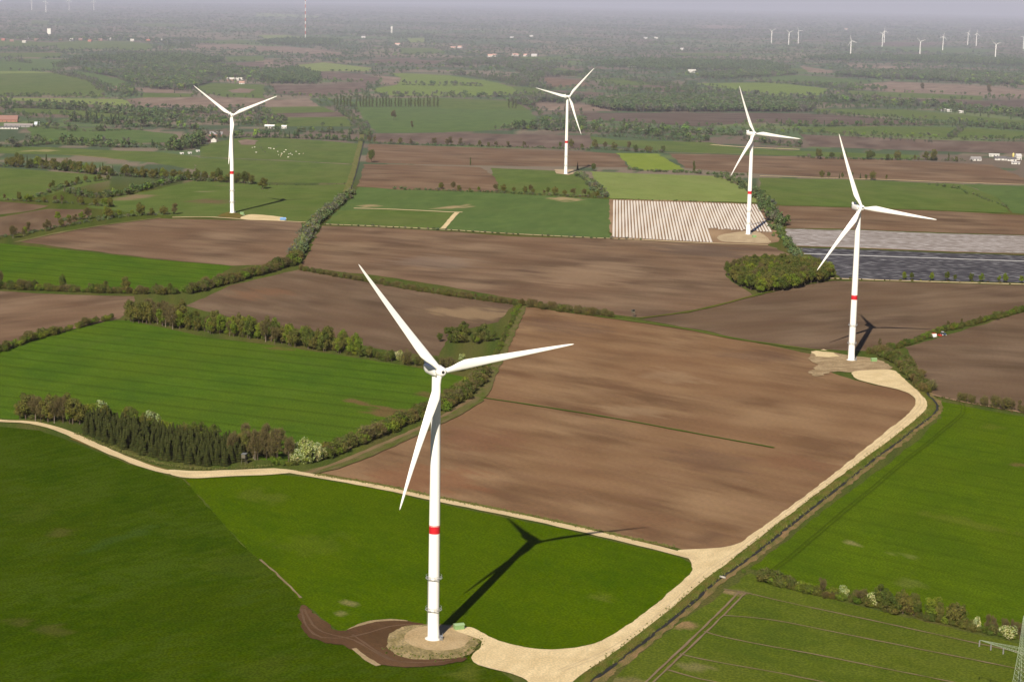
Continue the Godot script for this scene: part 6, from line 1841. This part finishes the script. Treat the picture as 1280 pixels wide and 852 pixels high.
	make_house("tower_block", "white square tower block rising over the far village trees", "tower", 61, 42.5, 16, 14, 26, 0.6, Color(0.78, 0.77, 0.70), white, 5)
	make_house("church_tower", "slim white church tower on the hazy plain right of the mast", "tower", 489.5, 41, 9, 9, 22, 14, white, white, 0)
	g = "pale houses of the middle hamlets"
	for q in [[454, 47.5], [612, 71], [618, 70.5], [575, 60], [566, 61], [497, 56.5], [786, 79.5], [794, 83.5], [789, 84], [800, 84], [657, 70.5], [668, 70.5], [644, 70], [853, 62.5], [944, 90], [865, 90.5], [807, 48.5], [820, 48.5], [640, 48], [664, 46], [1058, 37]]:
		make_house("hamlet_house", "pale hamlet house among hazy trees of the middle plain", "house", q[0], q[1], rng.randf_range(12, 24), 12, 5, 4.5, white, [white, Color(0.5, 0.3, 0.25), Color(0.45, 0.44, 0.44)][rng.randi() % 3], rng.randf_range(-30, 30), g)
	g = "houses half hidden in the woods left of the turbine"
	for q in [[219, 103.5], [261, 102], [288, 100.5], [299, 100.5], [302, 105], [221, 107.5], [205, 109], [192, 109]]:
		make_house("cottage", "cottage half hidden at the edge of the mixed wood", "house", q[0], q[1], rng.randf_range(11, 18), 10, 3.5, 4.0, [brick, white][rng.randi() % 2], [Color(0.38, 0.22, 0.17), Color(0.5, 0.48, 0.44)][rng.randi() % 2], rng.randf_range(-20, 20), g)
	make_mast(G(381.5, 51))
	var tw := thing("water_tower", "faint pale tower on the horizon above the right hand plain", "tower", G(920, 16))
	part("shaft", lathe([[7.0, 0], [6.0, 60], [9.0, 64], [9.0, 74], [1.0, 82]], 12), plain("tower_pale", Color(0.7, 0.7, 0.7), 0.8), tw)

func build_small_things() -> void:
	var base := G(1271, 905)
	var tip := G(1225, 800, 24.6)
	var ax := Vector2(tip.x - base.x, tip.z - base.z)
	make_pylon(base, atan2(ax.y, -ax.x))
	print("pylon arm ", ax.length())
	make_hide(G(305, 580), 2.8, "dark raised hunting hide at the end of the conifer plantation")
	make_hide(G(791.5, 396), 0.4, "dark raised hunting hide on the verge between ploughed fields")
	make_trailer(G(1166.5, 422), 0.3)
	make_tractor(G(1179, 419.5), 0.35)
	make_container(G(353.5, 275.5), 0.15)
	# cattle
	var cow := cow_mesh()
	var looks := [plain("cow_white", Color(0.72, 0.68, 0.58), 0.9), plain("cow_cream", Color(0.55, 0.45, 0.30), 0.9), plain("cow_dark", Color(0.06, 0.05, 0.045), 0.9)]
	var names := ["white cow grazing in the meadow behind the turbine", "cream coloured cow grazing in the meadow behind the turbine", "dark cow grazing in the meadow behind the turbine"]
	for q in [[320, 191, 0], [315, 185, 0], [318, 184.5, 0], [326, 185, 2], [338, 186, 0], [342, 186.5, 0], [336, 185.5, 0], [347, 190, 0], [355, 190.5, 0], [348, 194, 0], [350.5, 196, 1], [352, 192.5, 0], [361, 193, 0], [363, 192.5, 0], [365, 194, 0], [360, 197, 0], [351.5, 194.5, 1], [374, 193, 0], [379, 192.5, 1], [331, 190, 2], [345, 184.5, 2], [370, 190, 0], [357, 188, 0], [328, 188, 2]]:
		var o := MeshInstance3D.new()
		o.name = numbered("cow")
		o.mesh = cow
		o.material_override = looks[q[2]]
		add_child(o)
		o.position = G(q[0], q[1], 0.1)
		o.rotation.y = rng.randf() * TAU
		o.scale = Vector3.ONE * 1.0
		tag(o, names[q[2]], "cow", "cattle grazing in the meadow")
	# small culvert pipe and pale stones by the ditch
	var cp := thing("culvert_pipe", "short pale concrete culvert pipe over the ditch", "pipe", G(903.5, 721, 0.8), 0.9)
	part("pipe", lathe([[0.3, -1.3], [0.42, -1.3], [0.42, 1.3], [0.3, 1.3], [0.3, -1.3]], 16), plain("old_concrete", Color(0.34, 0.32, 0.28), 0.9), cp, Transform3D(Basis(Vector3.RIGHT, PI / 2), Vector3.ZERO))
